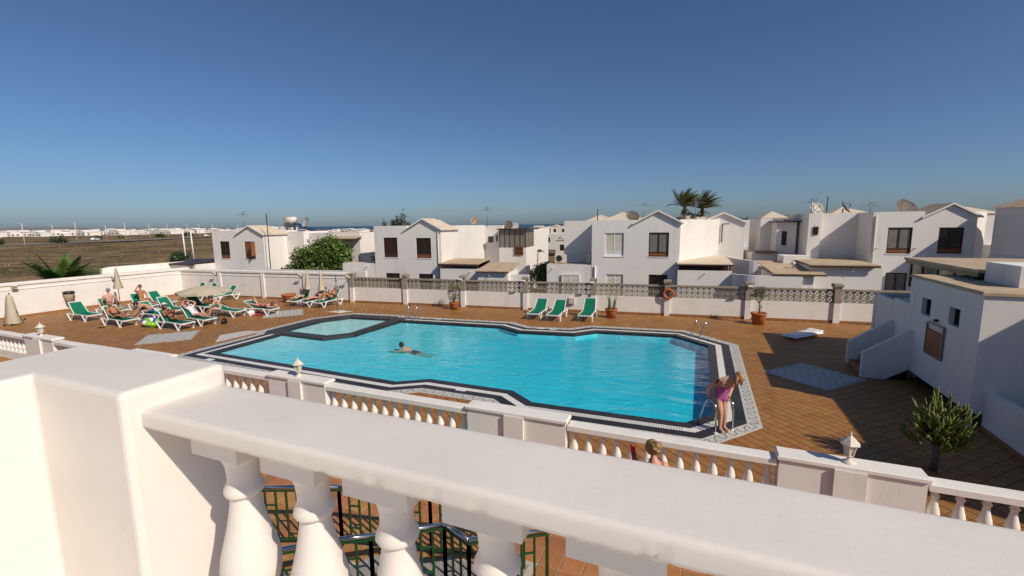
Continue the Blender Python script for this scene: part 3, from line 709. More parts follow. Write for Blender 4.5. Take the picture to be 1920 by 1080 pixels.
# outside steps with two sloping parapets
for v0, nm in ((17.45,'stair_parapet'),(19.0,'stair_parapet')):
    k = MB(); pf = [(-1.22,-0.02),(0.02,-0.02),(0.02,1.62),(-0.10,1.62),(-1.22,0.80)]
    if nm and v0 < 18: pf = [(-1.22,-0.02),(-0.62,-0.02),(-0.02,0.38),(0.02,0.38),(0.02,1.62),(-0.10,1.62),(-1.22,0.80)]
    k.prism_y(pf, v0-13.9-0.06, v0-13.9+0.10); k.build('stair_parapet', M['stucco'], ax)
for i in range(5):
    k = MB(); k.box(-1.15+0.24*i,3.66,-0.02,0.02,5.03,0.17*(i+1)); k.build('step', M['kickboard'], ax)
k = MB(); k.prism_y([(0.0,-0.02),(3.6,-0.02),(3.6,2.4),(0.0,2.4)], 4.002, 5.2); k.build('landing_block', M['stucco'], ax)
k = MB(); k.prism([(-0.02,6.9),(3.6,7.3),(3.6,7.5),(-0.02,7.1)], -0.02, 2.28); k.prism([(0.0,5.201),(0.16,5.201),(0.16,6.93),(0.0,6.9)], -0.02, 2.3); k.build('court_wall', M['stucco'], ax)
# taller part of the annex block nearer the balcony (outside the picture to the right) and its low parapet
ab = thing('neighbour_wing', 'white two storey wing at the right edge with a low parapet wall in shade', 'building', (6.15, 13.9, 0))
k = MB(); k.box(3.05,-5.9,-0.02,9.5,-0.002,4.55); k.build('wall', M['stucco'], ab)
k = MB(); k.cham(2.98,-6.0,4.552,9.5,0.0,4.65,0.03); k.build('roof', M['rooftan'], ab)
k = MB(); k.box(0.25,-5.7,-0.02,0.42,-0.002,0.95); k.build('parapet', M['stucco'], ab)
k = MB(); k.box(0.225,-5.7,-0.02,0.249,-0.02,0.1); k.build('skirting', M['kickboard'], ab)
# upper block and glazed porch behind the annex roof
ub = thing('roof_terrace_block', 'white block with tan roof and dark green glazed porch above the annex', 'building', (7.2, 16.4, 0))
k = MB(); k.box(0.0,-1.5,3.332,2.9,0.0,3.86); k.build('parapet', M['stucco'], ub)
k = MB(); k.box(0.25,2.6,-0.02,6,4.9,2.55); k.build('wall', M['stucco'], ub)
k = MB(); k.box(-0.15,0.02,3.55,6,5.0,3.63); k.build('porch_roof', M['rooftan'], ub)
k = MB(); k.box(-0.12,0.05,3.42,5.9,4.95,3.545); k.build('porch_beam', M['bargreen'], ub)
for y in (0.6,1.7,2.8,3.9,4.85):
    k = MB(); k.box(0.0,y-0.05,2.55,0.1,y+0.05,3.418); k.build('porch_post', M['bargreen'], ub)
for y0, y1 in ((0.65,1.65),(1.75,2.75),(2.85,3.85),(3.95,4.8)):
    k = MB(); k.box(0.03,y0,2.56,0.06,y1,3.41); k.build('pane', M['glass'], ub)

# ------------------------------------------------------------------ houses beyond the fence
GZ = -1.05
def window(root, x0, z0, x1, z1, kind, y=0.0):
    """window set into an opening at y; frame part with panes or shutters as sub-parts"""
    fm = {'glass':'brown','louvre':'brown','open':'brown','white':'white','blind':'brown'}[kind]; f = 0.06; yb0, yb1 = y+0.05, y+0.135
    k = MB(); k.box(x0,yb0,z0,x0+f,yb1,z1); k.box(x1-f,yb0,z0,x1,yb1,z1); k.box(x0+f,yb0,z1-f,x1-f,yb1,z1); k.box(x0+f,yb0,z0,x1-f,yb1,z0+f)
    zs = z0 + (z1-z0)*0.21 if kind != 'blind' else z0+0.28
    xm = (x0+x1)/2
    k.box(x0+f,yb0+.01,zs-.03,x1-f,yb1-.002,zs+.03); k.box(xm-.035,yb0+.006,zs+.03,xm+.035,yb1-.003,z1-f)
    w = k.build('window', M[fm], root)
    k = MB(); k.box(x0+f,yb0+.03,z0+f,x1-f,yb1-.004,zs-.03); k.build('lower_panel', M['brown2' if fm == 'brown' and kind != 'louvre' else fm], w)
    for a, b in ((x0+f,xm-.035),(xm+.035,x1-f)):
        if kind in ('louvre','white'):
            k = MB(); nsl = 16; hh = (z1-f-zs-.03)/nsl
            for i in range(nsl):
                zz = zs+.03+hh*i; k.add([(a,yb0+.012,zz),(b,yb0+.012,zz),(b,yb0+.05,zz+hh),(a,yb0+.05,zz+hh)], [(0,1,2,3)])
            k.build('louvre', M['brown' if fm == 'brown' else 'cream'], w)
        elif kind == 'open' and a < xm:
            k = MB(); k.box(a,yb0+.01,zs+.03,b,yb0+.04,z1-f); k.build('shutter', M['brown2'], w)
        else:
            k = MB(); k.box(a,yb0+.04,zs+.03,b,yb0+.055,z1-f); k.build('pane', M['curtain' if kind == 'blind' else 'glass'], w)
    if kind == 'open':
        k = MB(); k.box(x1-.02,y-0.42,zs,x1+.02,y-0.0,z1-.03); k.build('shutter', M['brown2'], w)
    k = MB(); k.box(x0-.04,y-0.03,z0-.05,x1+.04,y+0.04,z0-.002); k.build('sill', M['stucco_far'], w)
    return w
PF, GW = 5.0, 5.42
def unit(root, wins, pz=5.0, ez=4.72, az=5.45, depth=6.0, W=5.5, gx0=2.75, gd=2.6, roof='roofcream'):
    """front block: flat parapet on the left, gable on the right; facade at y=0"""
    k = MB(); ops = [w[:4] for w in wins]; wall_open(k, 'y', 0.0, W, GZ, ez-0.1, ops, 0.14)
    k.prism_y([(0,GZ),(W,GZ),(W,ez-0.1),(0,ez-0.1)], 0.14, gd)
    k.add([(0,0,GZ),(0,.14,GZ),(0,.14,ez-.1),(0,0,ez-.1)], [(3,2,1,0)]); k.add([(W,0,GZ),(W,.14,GZ),(W,.14,ez-.1),(W,0,ez-.1)], [(0,1,2,3)])
    k.prism_y([(0,ez-0.1),(gx0,ez-0.1),(gx0,pz),(0,pz)], 0.0, gd)
    gm = (gx0+W)/2
    k.prism_y([(gx0,ez-0.1),(W,ez-0.1),(W,ez),(gm,az-0.03),(gx0,ez)], 0.0, gd)
    k.box(0,gd+.001,GZ,W,depth,pz-0.02)
    k.build('wall', M['stucco_far'], root)
    # gable roof with white verge and a hipped back end
    k = MB(); ov = 0.16; th = 0.07; sl = (az-ez)/(gm-gx0)
    for sg in (-1, 1):
        xe = gx0-ov if sg < 0 else W+ov; zeav = ez-sl*ov
        a = [(xe,-0.13,zeav),(gm,-0.13,az),(gm,1.9,az),(xe,3.1,zeav)]
        b = [(x,y,z+th) for x,y,z in a]; f = [(0,1,2,3),(7,6,5,4),(0,4,5,1),(1,5,6,2),(2,6,7,3),(3,7,4,0)]
        if sg > 0: f = [q[::-1] for q in f]
        k.add(a+b, [q[::-1] for q in f])
    k.add([(gx0-ov,3.1,ez-sl*ov+th),(gm,1.9,az+th),(W+ov,3.1,ez-sl*ov+th)], [(2,1,0)])
    rf = k.build('roof', M[roof], root)
    k = MB()
    for sg in (-1, 1):
        xe = gx0-ov-.01 if sg < 0 else W+ov+.01; zeav = ez-sl*(ov+.01)
        p = [(xe,-0.165,zeav-.02),(gm,-0.165,az-.02),(gm,-0.165,az+th+.015),(xe,-0.165,zeav+th+.015)]; q = [(x,y+0.034,z) for x,y,z in p]
        f = [(0,1,2,3),(7,6,5,4),(1,0,4,5),(2,1,5,6),(3,2,6,7),(0,3,7,4)]
        k.add(p+q, f if sg < 0 else [t[::-1] for t in f])
    k.build('verge', M['stucco_far'], rf)
    for w in wins: window(root, *w)
def blk(root, name, x0, y0, x1, y1, z0, z1, m='stucco_far', roof=None):
    k = MB(); k.box(x0,y0,z0,x1,y1,z1); k.build(name, M[m], root)
    if roof:
        k = MB(); k.box(x0+.12,y0+.12,z1+.001,x1-.12,y1-.12,z1+.01); k.build('roof', M[roof], root)
def canopy(root, pts, z_front, z_back, th=0.10, m='rooftan'):
    """sloping roof sheet with a dark timber edge; pts x0,y0,x1,y1"""
    x0, y0, x1, y1 = pts
    a = [(x0,y0,z_front),(x1,y0,z_front),(x1,y1,z_back),(x0,y1,z_back)]; b = [(x,y,z+0.05) for x,y,z in a]
    k = MB(); k.add(a+b, [(3,2,1,0),(4,5,6,7),(0,1,5,4),(1,2,6,5),(2,3,7,6),(3,0,4,7)]); r = k.build('canopy_roof', M[m], root)
    a = [(x0-.02,y0-.02,z_front-th),(x1+.02,y0-.02,z_front-th),(x1+.02,y0+.06,z_front-th),(x0-.02,y0+.06,z_front-th)]; b = [(x,y,z+th-.002) for x,y,z in a]
    k = MB(); k.add(a+b, [(3,2,1,0),(4,5,6,7),(0,1,5,4),(1,2,6,5),(2,3,7,6),(3,0,4,7)]); k.build('fascia', M['brown'], r)
def house(label, s0, t0): return thing('house', label, 'house', ST(s0, t0, 0), BETA, 'white houses beyond the lattice wall')
UW = [(0.78,2.65,1.95,4.13),(3.5,2.62,4.7,4.10)]
# house A, far left
hA = house('small white house with open chestnut shutters beside the big green bush', -2.5, 4.5)
unit(hA, [(0.78,2.34,1.82,3.83,'glass'),(3.44,2.32,4.55,3.81,'open')], pz=4.72, ez=4.42, az=5.1)
blk(hA,'wing',-1.0,2.9,0.0,6.0,GZ,4.4); blk(hA,'back_wing',5.5,2.62,7.3,6.0,GZ,4.6); blk(hA,'low_wing',7.3,3.2,12.6,8.0,GZ,4.45,roof='roofcream')
canopy(hA,(9.6,2.0,12.9,3.3),3.95,4.15); blk(hA,'yard_wall',4.2,-1.2,16.0,-1.0,GZ,1.62)
blk(hA,'side_roof',-3.4,-1.8,-0.02,1.2,GZ,1.95); canopy(hA,(-3.6,-2.0,-0.05,1.3),1.98,2.15,m='brown')
# house B
hB = house('white gabled house with two brown shuttered windows and a glazed upstairs balcony', 14.0, 3.9)
unit(hB, [(*UW[0],'louvre'),(*UW[1],'glass'),(0.86,-0.3,2.03,1.46,'glass'),(3.62,-0.3,4.79,1.46,'glass')], gd=2.85, depth=9.3)
blk(hB,'wing',-1.3,2.3,0.0,7.0,GZ,4.98); blk(hB,'annexe',-2.95,0.02,-0.002,2.2,GZ,2.16,roof='roofcream'); blk(hB,'back_wing',5.5,9.3,7.25,13.0,GZ,4.94)
k = MB(); k.box(-2.0,-0.02,0.9,-1.1,0.018,1.32); k.build('window', M['brown'], hB)
for x0, z0, x1, z1 in ((5.9,3.4,6.32,3.95),(6.65,3.5,6.75,4.05)):
    k = MB(); k.box(x0,9.25,z0,x1,9.298,z1); wq = k.build('window', M['brown'], hB); k = MB(); k.box(x0+.04,9.235,z0+.04,x1-.04,9.249,z1-.04); k.build('pane', M['glass'], wq)
blk(hB,'balcony_wall',7.25,8.3,9.7,12.4,GZ,2.98); k = MB(); k.box(7.1,8.05,4.55,9.95,12.5,4.66); k.build('balcony_roof', M['brown'], hB)
for i in range(6):
    x = 7.28+0.47*i; k = MB(); k.box(x-.03,8.32,2.98,x+.03,8.40,4.548); k.build('balcony_post', M['brown'], hB)
    if i < 5:
        k = MB(); k.box(x+.031,8.34,3.0,x+.438,8.37,4.54); k.build('pane', M['curtain'], hB)
for y0 in (8.45,9.5,10.5):
    k = MB(); k.box(9.62,y0,3.0,9.65,y0+.95,4.54); k.build('pane', M['curtain'], hB)
k = MB(); k.box(8.7,8.2,2.35,9.45,8.29,3.08)
bl = k.build('lattice_panel', M['brown2'], hB); k = MB()
for i in range(4):
    k.bar((8.72+.19*i,8.19,2.4),(8.88+.19*i,8.19,3.04),0.03); k.bar((8.88+.19*i,8.188,2.4),(8.72+.19*i,8.188,3.04),0.03)
k.build('lattice', M['brown'], bl)
canopy(hB,(5.45,-0.4,8.5,2.2),2.24,2.42,0.14); blk(hB,'yard_wall',5.52,-0.3,8.6,-0.1,GZ,1.95); blk(hB,'porch_back',5.52,1.9,8.5,2.1,GZ,2.36,'brown')
for x in (6.5,7.5,8.4):
    k = MB(); k.box(x-.05,-0.28,1.952,x+.05,-0.18,2.13); k.build('post', M['brown'], hB)
canopy(hB,(8.65,-1.4,11.0,1.6),1.86,2.2,0.06); blk(hB,'shed',8.75,-1.2,10.9,1.4,GZ,1.8); blk(hB,'yard_wall',10.9,-0.6,12.2,-0.4,GZ,1.6)
# house C
hC = house('white gabled house with white louvred window left and brown window right, opposite the lifebuoy', 30.3, 4.2)
unit(hC, [(0.85,2.85,2.06,4.38,'white'),(3.62,2.85,4.84,4.40,'blind'),(0.95,-0.2,2.07,1.66,'white'),(3.68,-0.2,4.84,1.70,'glass')], pz=5.2, ez=5.02, az=5.74, roof='roofcream')
blk(hC,'wing',-2.25,2.3,0.0,7.0,GZ,5.22); blk(hC,'annexe',-3.05,0.02,-0.002,2.28,GZ,2.26,roof='rooftan')
k = MB(); k.prism([(5.5,0.35),(8.15,2.95),(8.15,7.0),(5.5,7.0)], GZ, 5.2); k.build('angled_wing', M['stucco_far'], hC)
for (x0,z0,x1,z1) in ((-2.0,-0.2,-0.8,1.62),): window(hC, x0,z0,x1,z1,'white',-0.15)
k = MB(); k.tube([(0.25,-0.06,GZ),(0.25,-0.06,2.2)],0.05,8); k.build('downpipe', M['white'], hC)
canopy(hC,(5.35,-0.6,8.55,2.4),2.44,2.72,0.08,'roofcream'); blk(hC,'yard_wall',5.4,-0.5,8.5,-0.3,GZ,2.06); blk(hC,'porch_back',5.52,0.3,8.4,0.33,GZ,2.4,'brown')
for x in (5.5,6.5,7.5,8.4):
    k = MB(); k.box(x-.04,-0.45,2.062,x+.04,-0.37,2.36); k.build('post', M['brown'], hC)
k = MB(); cw = [(8.5+1.3*(1-math.cos(R(a))),-0.5+0.0-1.1*math.sin(R(a))*0.9) for a in range(0,91,9)] + [(12.0,-1.5)]
for a, b in zip(cw, cw[1:]):
    d = (Vector(b)-Vector(a)).normalized(); nrm = Vector((-d.y,d.x))*0.18; k.prism([a,b,(b[0]+nrm.x,b[1]+nrm.y),(a[0]+nrm.x,a[1]+nrm.y)], GZ, 1.92)
k.build('curved_wall', M['stucco_far'], hC)
k = MB(); cw = [(8.7+1.5*(1-math.cos(R(a))),3.2-2.2*math.sin(R(a))) for a in range(0,91,9)]
for i, (a, b) in enumerate(zip(cw, cw[1:])):
    d = (Vector(b)-Vector(a)).normalized(); nrm = Vector((-d.y,d.x))*0.18; k.prism([a,b,(b[0]+nrm.x,b[1]+nrm.y),(a[0]+nrm.x,a[1]+nrm.y)], GZ, 2.75-0.02*i)
k.build('curved_wall', M['stucco_far'], hC)
# second gabled house behind C
hE = house('narrow white gabled house end standing right behind the angled wing', 37.45, 8.4)
unit(hE, [], pz=5.0, ez=4.98, az=5.62, W=2.8, gx0=0.0, gd=2.6, depth=6)
k = MB(); k.bar((1.35,-0.08,3.6),(1.35,-0.08,4.9),0.06); k.bar((1.35,-0.08,4.87),(1.75,-0.4,4.9),0.06); k.build('wall_lamp', M['darkmetal'], hE)
# house D
hD = house('white gabled house with two dark brown windows nearest the right edge', 46.55, 5.6)
unit(hD, [(0.8,3.07,2.0,4.59,'blind'),(3.25,3.08,4.42,4.57,'glass'),(0.9,0.0,1.98,1.94,'blind')], pz=5.5, ez=5.2, az=5.88, W=4.95, gx0=2.5, roof='rooftan')
blk(hD,'wing',-2.2,2.0,0.0,7.0,GZ,5.5); blk(hD,'side_wing',-2.9,1.4,-2.2,7.0,GZ,5.5); k = MB(); k.prism([(4.95,0.3),(6.2,1.5),(6.2,6),(4.95,6)], GZ, 5.45); k.build('angled_wing', M['stucco_far'], hD)
k = MB(); k.box(-2.62,1.34,4.15,-2.34,1.398,4.66); wq = k.build('window', M['brown'], hD); k = MB(); k.box(-2.57,1.325,4.2,-2.39,1.339,4.61); k.build('pane', M['glass'], wq)
blk(hD,'annexe',-3.6,-2.0,-0.1,1.9,GZ,2.42); canopy(hD,(-3.75,-2.3,-0.35,1.95),2.5,2.62,0.10); blk(hD,'low_parapet',-4.4,0.5,-2.95,2.0,GZ,2.85)
blk(hD,'porch',-5.5,-2.6,-3.62,1.0,GZ,1.92); canopy(hD,(-5.75,-2.9,-3.1,1.4),2.02,2.42,0.08)
k = MB(); k.lathe([(0.07,0),(0.07,0.28),(0.12,0.3),(0.12,0.36),(0.05,0.42)],10,(-4.3,-1.2,2.2)); k.build('chimney', M['stucco_far'], hD)
# left neighbour of D with flat canopy
hF = house('white flat roofed house with brown eaves and narrow upstairs window left of the satellite dishes', 41.9, 8.6)
blk(hF,'wall',0.35,0.0,1.55,5.0,GZ,4.95); blk(hF,'recess',1.55,0.8,2.2,5.0,GZ,4.95); blk(hF,'tower',-0.35,1.4,0.4,5.0,GZ,5.2); k = MB(); k.box(0.15,-0.3,4.96,2.4,5.0,5.05); k.build('eaves', M['brown'], hF)
k = MB(); k.box(0.68,-0.03,3.4,0.98,-0.002,4.35); wq = k.build('window', M['brown'], hF); k = MB(); k.box(0.73,-0.042,3.45,0.93,-0.031,4.3); k.build('pane', M['glass'], wq)
k = MB(); k.prism([(-0.3,1.5),(1.4,1.5),(1.4,3.2),(-0.3,3.2)], 5.2, 5.3); k.add([(-0.3,1.5,5.3),(1.4,1.5,5.3),(1.4,3.2,5.3),(-0.3,3.2,5.3),(0.55,2.35,5.75)],[(0,1,4),(1,2,4),(2,3,4),(3,0,4)]); k.build('roof', M['roofcream'], hF)
blk(hF,'low_wing',-1.2,-0.5,0.3,3.0,GZ,2.9); canopy(hF,(-1.0,-0.9,0.3,0.0),2.95,3.0,0.06,'brown')
# house E at the right edge
hG = house('tall white house end in shade cut by the right edge of the picture', 51.9, 0.6)
blk(hG,'wall',0.0,0.0,7,4.4,GZ,5.6); k = MB(); k.prism_y([(-0.15,5.602),(7.0,5.602),(7.0,6.9),(3.4,6.9)], -0.2, 4.6); k.build('roof', M['rooftan'], hG); blk(hG,'ledge',-0.35,-0.6,-0.002,3.9,GZ,3.05)
# more rows of white houses towards the sea
def cottage(label, s0, t0, w, d, h, roof, grp, rot=0.0, nwin=2):
    r = thing('house', label, 'house', ST(s0, t0, 0), BETA+rot, grp)
    k = MB(); k.box(0,0,GZ,w,d,h); k.build('wall', M['stucco_far'], r)
    if roof == 'hip':
        k = MB(); k.add([(-.1,-.1,h),(w*.6,-.1,h),(w*.6,d*.6,h),(-.1,d*.6,h),(w*.25,d*.3,h+w*.12)],[(0,1,4),(1,2,4),(2,3,4),(3,0,4),(3,2,1,0)]); k.build('roof', M['roofcream'], r)
    elif roof == 'gable':
        k = MB(); k.prism_y([(-.1,h),(w*.5+.1,h),(w*.25,h+w*.11)], -0.1, d*.7); k.build('roof', M['roofcream'], r)
    for i in range(nwin):
        x = w*(i+0.35)/nwin; k = MB(); k.box(x,-0.03,h-1.9,x+0.9,-0.002,h-0.8); wq = k.build('window', M['brown'], r); k = MB(); k.box(x+.06,-.04,h-1.84,x+.84,-.031,h-.86); k.build('pane', M['glass'], wq)
    if w > 6:
        k = MB(); k.box(w*.45,-1.6,GZ,w*.95,-0.003,h-2.6); k.build('porch', M['stucco_far'], r)
    return r
mid_specs = [  # label, s0, t0, w, d, h, roof
 ('pale hip roofed house peeking over the parapet of the house with the white louvred window', 27.8,16,7,7,5.0,'hip'),
 ('hip roofed house behind the gable opposite the lifebuoy, left of the palms', 29.5,20,7.5,7,5.25,'hip'),
 ('white house with cream pyramid roof below the two palms', 36.2,24,7.5,7,5.2,'hip'),
 ('white house with square dark windows seen in the gap right of the narrow gable', 44.0,45,4.2,8,4.4,None,1),
 ('second white house with square dark window in the gap, partly behind the first', 48.4,44,4.2,8,4.35,None,1),
 ('white house with gable at the far end of the gap between the houses', 50,62,6,8,4.6,'gable'),
 ('cream hip roofed house behind the grey satellite dish on the right', 49.5,22,8,8,5.35,'hip'),
 ('house top with pale pyramid roof behind the gable of the rightmost house', 57.5,22,8,8,5.5,'hip'),
 ('long white flat house behind the bush, left of the glazed balcony house', 3.0,16,12,8,4.35,None),
 ('white house far behind the glazed balcony, bright end wall', 18.6,17,4.2,9,4.55,None)]
for lab, *a in mid_specs: cottage(lab, *a[:6], 'second row of white houses', nwin=a[6] if len(a) > 6 else 2)
gapl = ['leftmost white house of the sunny row in the gap between the two centre houses','second white house of the row in the centre gap, with green window','third white house of the row in the centre gap, with gable','fourth white house of the row in the centre gap, in half shade','white house nearest in the centre gap, behind the feathery tree','low white house in the centre gap with brown porch']
for lab, a in zip(gapl, [(-4.0,130,5,8,4.0,'hip'),(1.5,132,6,8,4.1,'gable'),(7.5,134,5.5,8,4.05,'gable'),(12.5,136,6,8,3.9,'hip'),(10.0,80,6,8,2.7,None),(17.5,58,5,6,2.0,'gable')]):
    cottage(lab, *a, 'white houses in the centre gap')
# far white town: small blocks spread over the plain, each one a house
tb = MB(); tb.box(-6,-4,0,6,4,3.6); tb.box(-6,-4,3.6,0,4,5.4); tb.add([(6.1,-4.1,3.62),(6.1,4.1,3.62),(0,4.1,4.9),(0,-4.1,4.9)],[(0,1,2,3)])
tb.mi = 1
for x in (-4.6,-1.9,2.2,4.4): tb.box(x-.6,-4.06,1.0,x+.6,-4.0,2.4)
town_me = tb.mesh('far_house', [M['stucco_far'], M['brown']])
cnt = 0; rt = random.Random(21)
while cnt < 250:
    if cnt < 195:
        ang = rt.uniform(R(-72), R(-48)); dist = rt.uniform(560, 1250)          # headings measured from +Y
        if ang < R(-66): dist = rt.uniform(560, 720)
    else:
        ang = rt.uniform(R(-52), R(12)); dist = rt.uniform(230, 600)
    u, v = math.sin(ang)*dist, math.cos(ang)*dist
    if v > coast(u)-15: continue
    o = link('far_house', town_me, None, (u, v, -1.1), rt.choice((0, 1.57, 3.14))+BETA+rt.uniform(-.1,.1)); sc = rt.uniform(0.6,1.15); o.scale = (sc*1.2, sc, sc*rt.uniform(0.6,0.85) if cnt >= 195 else sc*rt.uniform(0.7,1.1))
    if cnt < 195: tag(o, 'tiny white house in the distant town on the left horizon', 'house', 'distant town on the left horizon')
    else: tag(o, 'small white house in the far rows between the near roofs and the sea', 'house', 'far rows of white houses by the sea')
    cnt += 1
# white compound wall behind the left boundary wall
k = thing('compound_wall', 'low white compound wall behind the tall left boundary wall, with flat roof edge', 'wall', (-42,20,0))
q = MB(); q.box(-0.15,-0.2,-1.2,0.15,9.5,2.1); q.build('wall_panel', M['stucco'], k); q = MB(); q.prism([(0.2,-0.3),(5.0,-0.3),(5.0,2.6),(0.2,6.0)], 1.55, 1.62); q.build('roof_slab', M['stucco'], k); q = MB(); q.box(0.25,-0.2,-1.2,4.9,2.4,1.549); q.build('shed_wall', M['stucco'], k)

# small drain spouts sticking out of the yard walls and roofs
for root, pts in ((hB, ((7.9,-0.3,1.75),(9.6,-1.2,1.6),(-0.7,0.02,2.0))), (hC, ((7.0,-0.5,1.9),(-2.6,0.02,2.05))), (hD, ((-1.6,-2.0,2.2),(-4.2,-2.6,1.75),(-5.3,-2.6,1.75),(0.3,0,3.4),(2.2,0,3.4))), (hA, ((6.0,2.62,4.2),))):
    for (x, y, z) in pts:
        k = MB(); k.tube([(x,y+.02,z),(x,y-.22,z-.02)],.028,7); k.build('spout', M['stucco_far'], root)
for root, x, z0, z1 in ((hB,5.3,GZ,4.6),(hD,0.15,GZ,5.3)):
    k = MB(); k.tube([(x,-.05,z0),(x,-.05,z1)],.035,7); k.build('downpipe', M['cream'], root)

# ------------------------------------------------------------------ sun loungers
def make_lounger(name, label, loc, th, back=48, group='green sun loungers', scale=1.06):
    """axis +y from head to foot; th = heading of the foot end in degrees (0 = +x)"""
    t = thing(name, label, 'sun lounger', loc, R(th-90), group, scale)
    W, L, H, hy = 0.31, 1.85, 0.36, 0.66; ca, sa = math.cos(R(back)), math.sin(R(back)); bl = 0.72
    top = (hy-bl*ca, H+bl*sa)
    k = MB()                                            # seat sling, sagging a little
    ny = 8
    for i in range(ny):
        y0, y1 = hy+(L-hy)*i/ny, hy+(L-hy)*(i+1)/ny
        def zz(y): q = (y-hy)/(L-hy); return H - 0.035*math.sin(math.pi*q) - (0.05*max(0,q-0.8)/0.2)
        k.add([(-W+.012,y0,zz(y0)),(W-.012,y0,zz(y0)),(W-.012,y1,zz(y1)),(-W+.012,y1,zz(y1))], [(0,1,2,3)])
        k.add([(-W+.012,y0,zz(y0)-.012),(W-.012,y0,zz(y0)-.012),(W-.012,y1,zz(y1)-.012),(-W+.012,y1,zz(y1)-.012)], [(3,2,1,0)])
    k.build('seat_sling', M['green'], t)
    k = MB(); nb = 5
    for i in range(nb):
        f0, f1 = i/nb, (i+1)/nb
        def pt(f): s = 0.03*math.sin(math.pi*f); return (hy-bl*f*ca - s*sa, H+bl*f*sa - s*ca)
        (y0,z0),(y1,z1) = pt(f0), pt(f1); wi0 = W-.012-(0.05 if f0 > .99 else 0); wi1 = W-.012-(0.06 if i == nb-1 else 0)
        k.add([(-wi0,y0,z0),(wi0,y0,z0),(wi1,y1,z1),(-wi1,y1,z1)], [(3,2,1,0)]); d = (-0.012*sa, -0.012*ca)
        k.add([(-wi0,y0+d[0],z0+d[1]),(wi0,y0+d[0],z0+d[1]),(wi1,y1+d[0],z1+d[1]),(-wi1,y1+d[0],z1+d[1])], [(0,1,2,3)])
    k.build('backrest', M['green'], t)
    k = MB()
    for s in (-1, 1):
        k.bar((s*W,hy-.05,H),(s*W,L,H-.04),0.034,0.04); k.bar((s*W,hy,H+.01),(s*(W-.04),top[0],top[1]),0.034,0.03)
        k.bar((s*W,hy+.02,H-.05),(s*W,0.06,H-.02),0.04,0.05)
    k.bar((-W,L,H-.045),(W,L,H-.045),0.05); k.bar((-W+.04,top[0],top[1]),(W-.04,top[0],top[1]),0.045); k.bar((-W,hy+.1,H-.04),(W,hy+.1,H-.04),0.035); k.bar((-W,0.06,H-.03),(W,0.06,H-.03),0.04)
    k.build('frame', M['white'], t)
    for s in (-1, 1):
        k = MB(); k.bar((s*(W+.02),0.10,H-.02),(s*(W+.03),0.36,0.0),0.045,0.055); k.bar((s*(W+.02),0.36,0.012),(s*(W+.02),hy+.02,H-.03),0.045,0.05); k.box(s*(W+.03)-.04,0.31,-.0,s*(W+.03)+.04,0.42,0.03); k.build('leg', M['white'], t)
        k = MB(); k.bar((s*(W+.02),L-.48,H-.03),(s*(W+.03),L-.24,0.0),0.04,0.05); k.bar((s*(W+.02),L-.24,0.012),(s*(W+.02),L-.04,H-.06),0.045,0.05); k.box(s*(W+.03)-.04,L-.28,0.0,s*(W+.03)+.04,L-.18,0.03); k.build('leg', M['white'], t)
    return t
LG = {}
for key, u, v, th, bk, lab in (
 ('1',-32.5,13.8,2,52,'empty green lounger at the left end of the crowded group, nearest the bin'),
 ('2',-32.7,15.2,2,50,'green lounger under the man sitting with his bare back to the camera'),
 ('3',-29.0,13.7,0,52,'green lounger in the front row under the sunbathing man with sunglasses'),
 ('4',-32.8,16.9,0,55,'green lounger against the wall with the woman in sunglasses sitting up'),
 ('5',-28.9,15.2,5,50,'green lounger of the hunched man in blue trunks'),
 ('6',-33.0,18.0,4,52,'empty green lounger beside the wall behind the crowded group'),
 ('7',-29.6,16.6,2,52,'empty green lounger in the middle of the group with large tilted back'),
 ('8',-25.3,14.2,2,50,'frontmost green lounger, of the reader, beside the lime swim ring'),
 ('9',-25.2,15.25,2,50,'green lounger under the person in the white top'),
 ('10',-29.0,17.85,2,52,'empty green lounger in front of the open beige parasol'),
 ('11',-25.8,17.3,6,20,'green lounger at the right end of the group where a person bends forward'),
 ('12',-24.5,18.4,6,28,'green lounger under the person lying on the front in red'),
 ('13',-30.5,22.2,271,46,'green lounger with its back to the far wall, right of the open parasol'),
 ('14',-33.3,22.05,268,64,'green lounger half hidden by the open parasol, left one of two'),
 ('15',-32.1,22.1,268,64,'green lounger half hidden by the open parasol, right one of two'),
 ('16',-24.2,22.75,282,48,'green lounger left of the two closed parasols, with a sunbather'),
 ('17',-21.75,22.9,268,52,'green lounger right of the two closed parasols, beside the bare pole'),
 ('18',-22.75,22.8,266,30,'green lounger between the two closed parasols'),
 ('a',-8.1,24.05,272,42,'leftmost of the three empty green loungers facing the pool by the lattice wall'),
 ('b',-7.02,24.0,272,42,'middle of the three empty green loungers facing the pool by the lattice wall'),
 ('c',-5.45,24.45,272,55,'rightmost of the three empty green loungers, beside the potted cactus')):
    LG[key] = make_lounger('sun_lounger', lab, (u, v, 0.0), th, bk)
for u, lab in ((-8.15,'leftmost of the green loungers on the terrace against the balustrade'),(-7.3,'second from the left of the green loungers on the terrace against the balustrade'),(-6.3,'third from the left of the green loungers on the terrace against the balustrade'),(-5.3,'second from the wide pier of the green loungers on the terrace against the balustrade'),(-4.62,'green lounger on the terrace in front of the wide centre pier')):
    make_lounger('sun_lounger', lab, (u, 6.66, 0.007), 90, 4, scale=0.95)
make_lounger('sun_lounger', 'green lounger on the terrace below the balcony behind the green railing', (-5.0,1.95,0.02), 93, 4, scale=1.05)

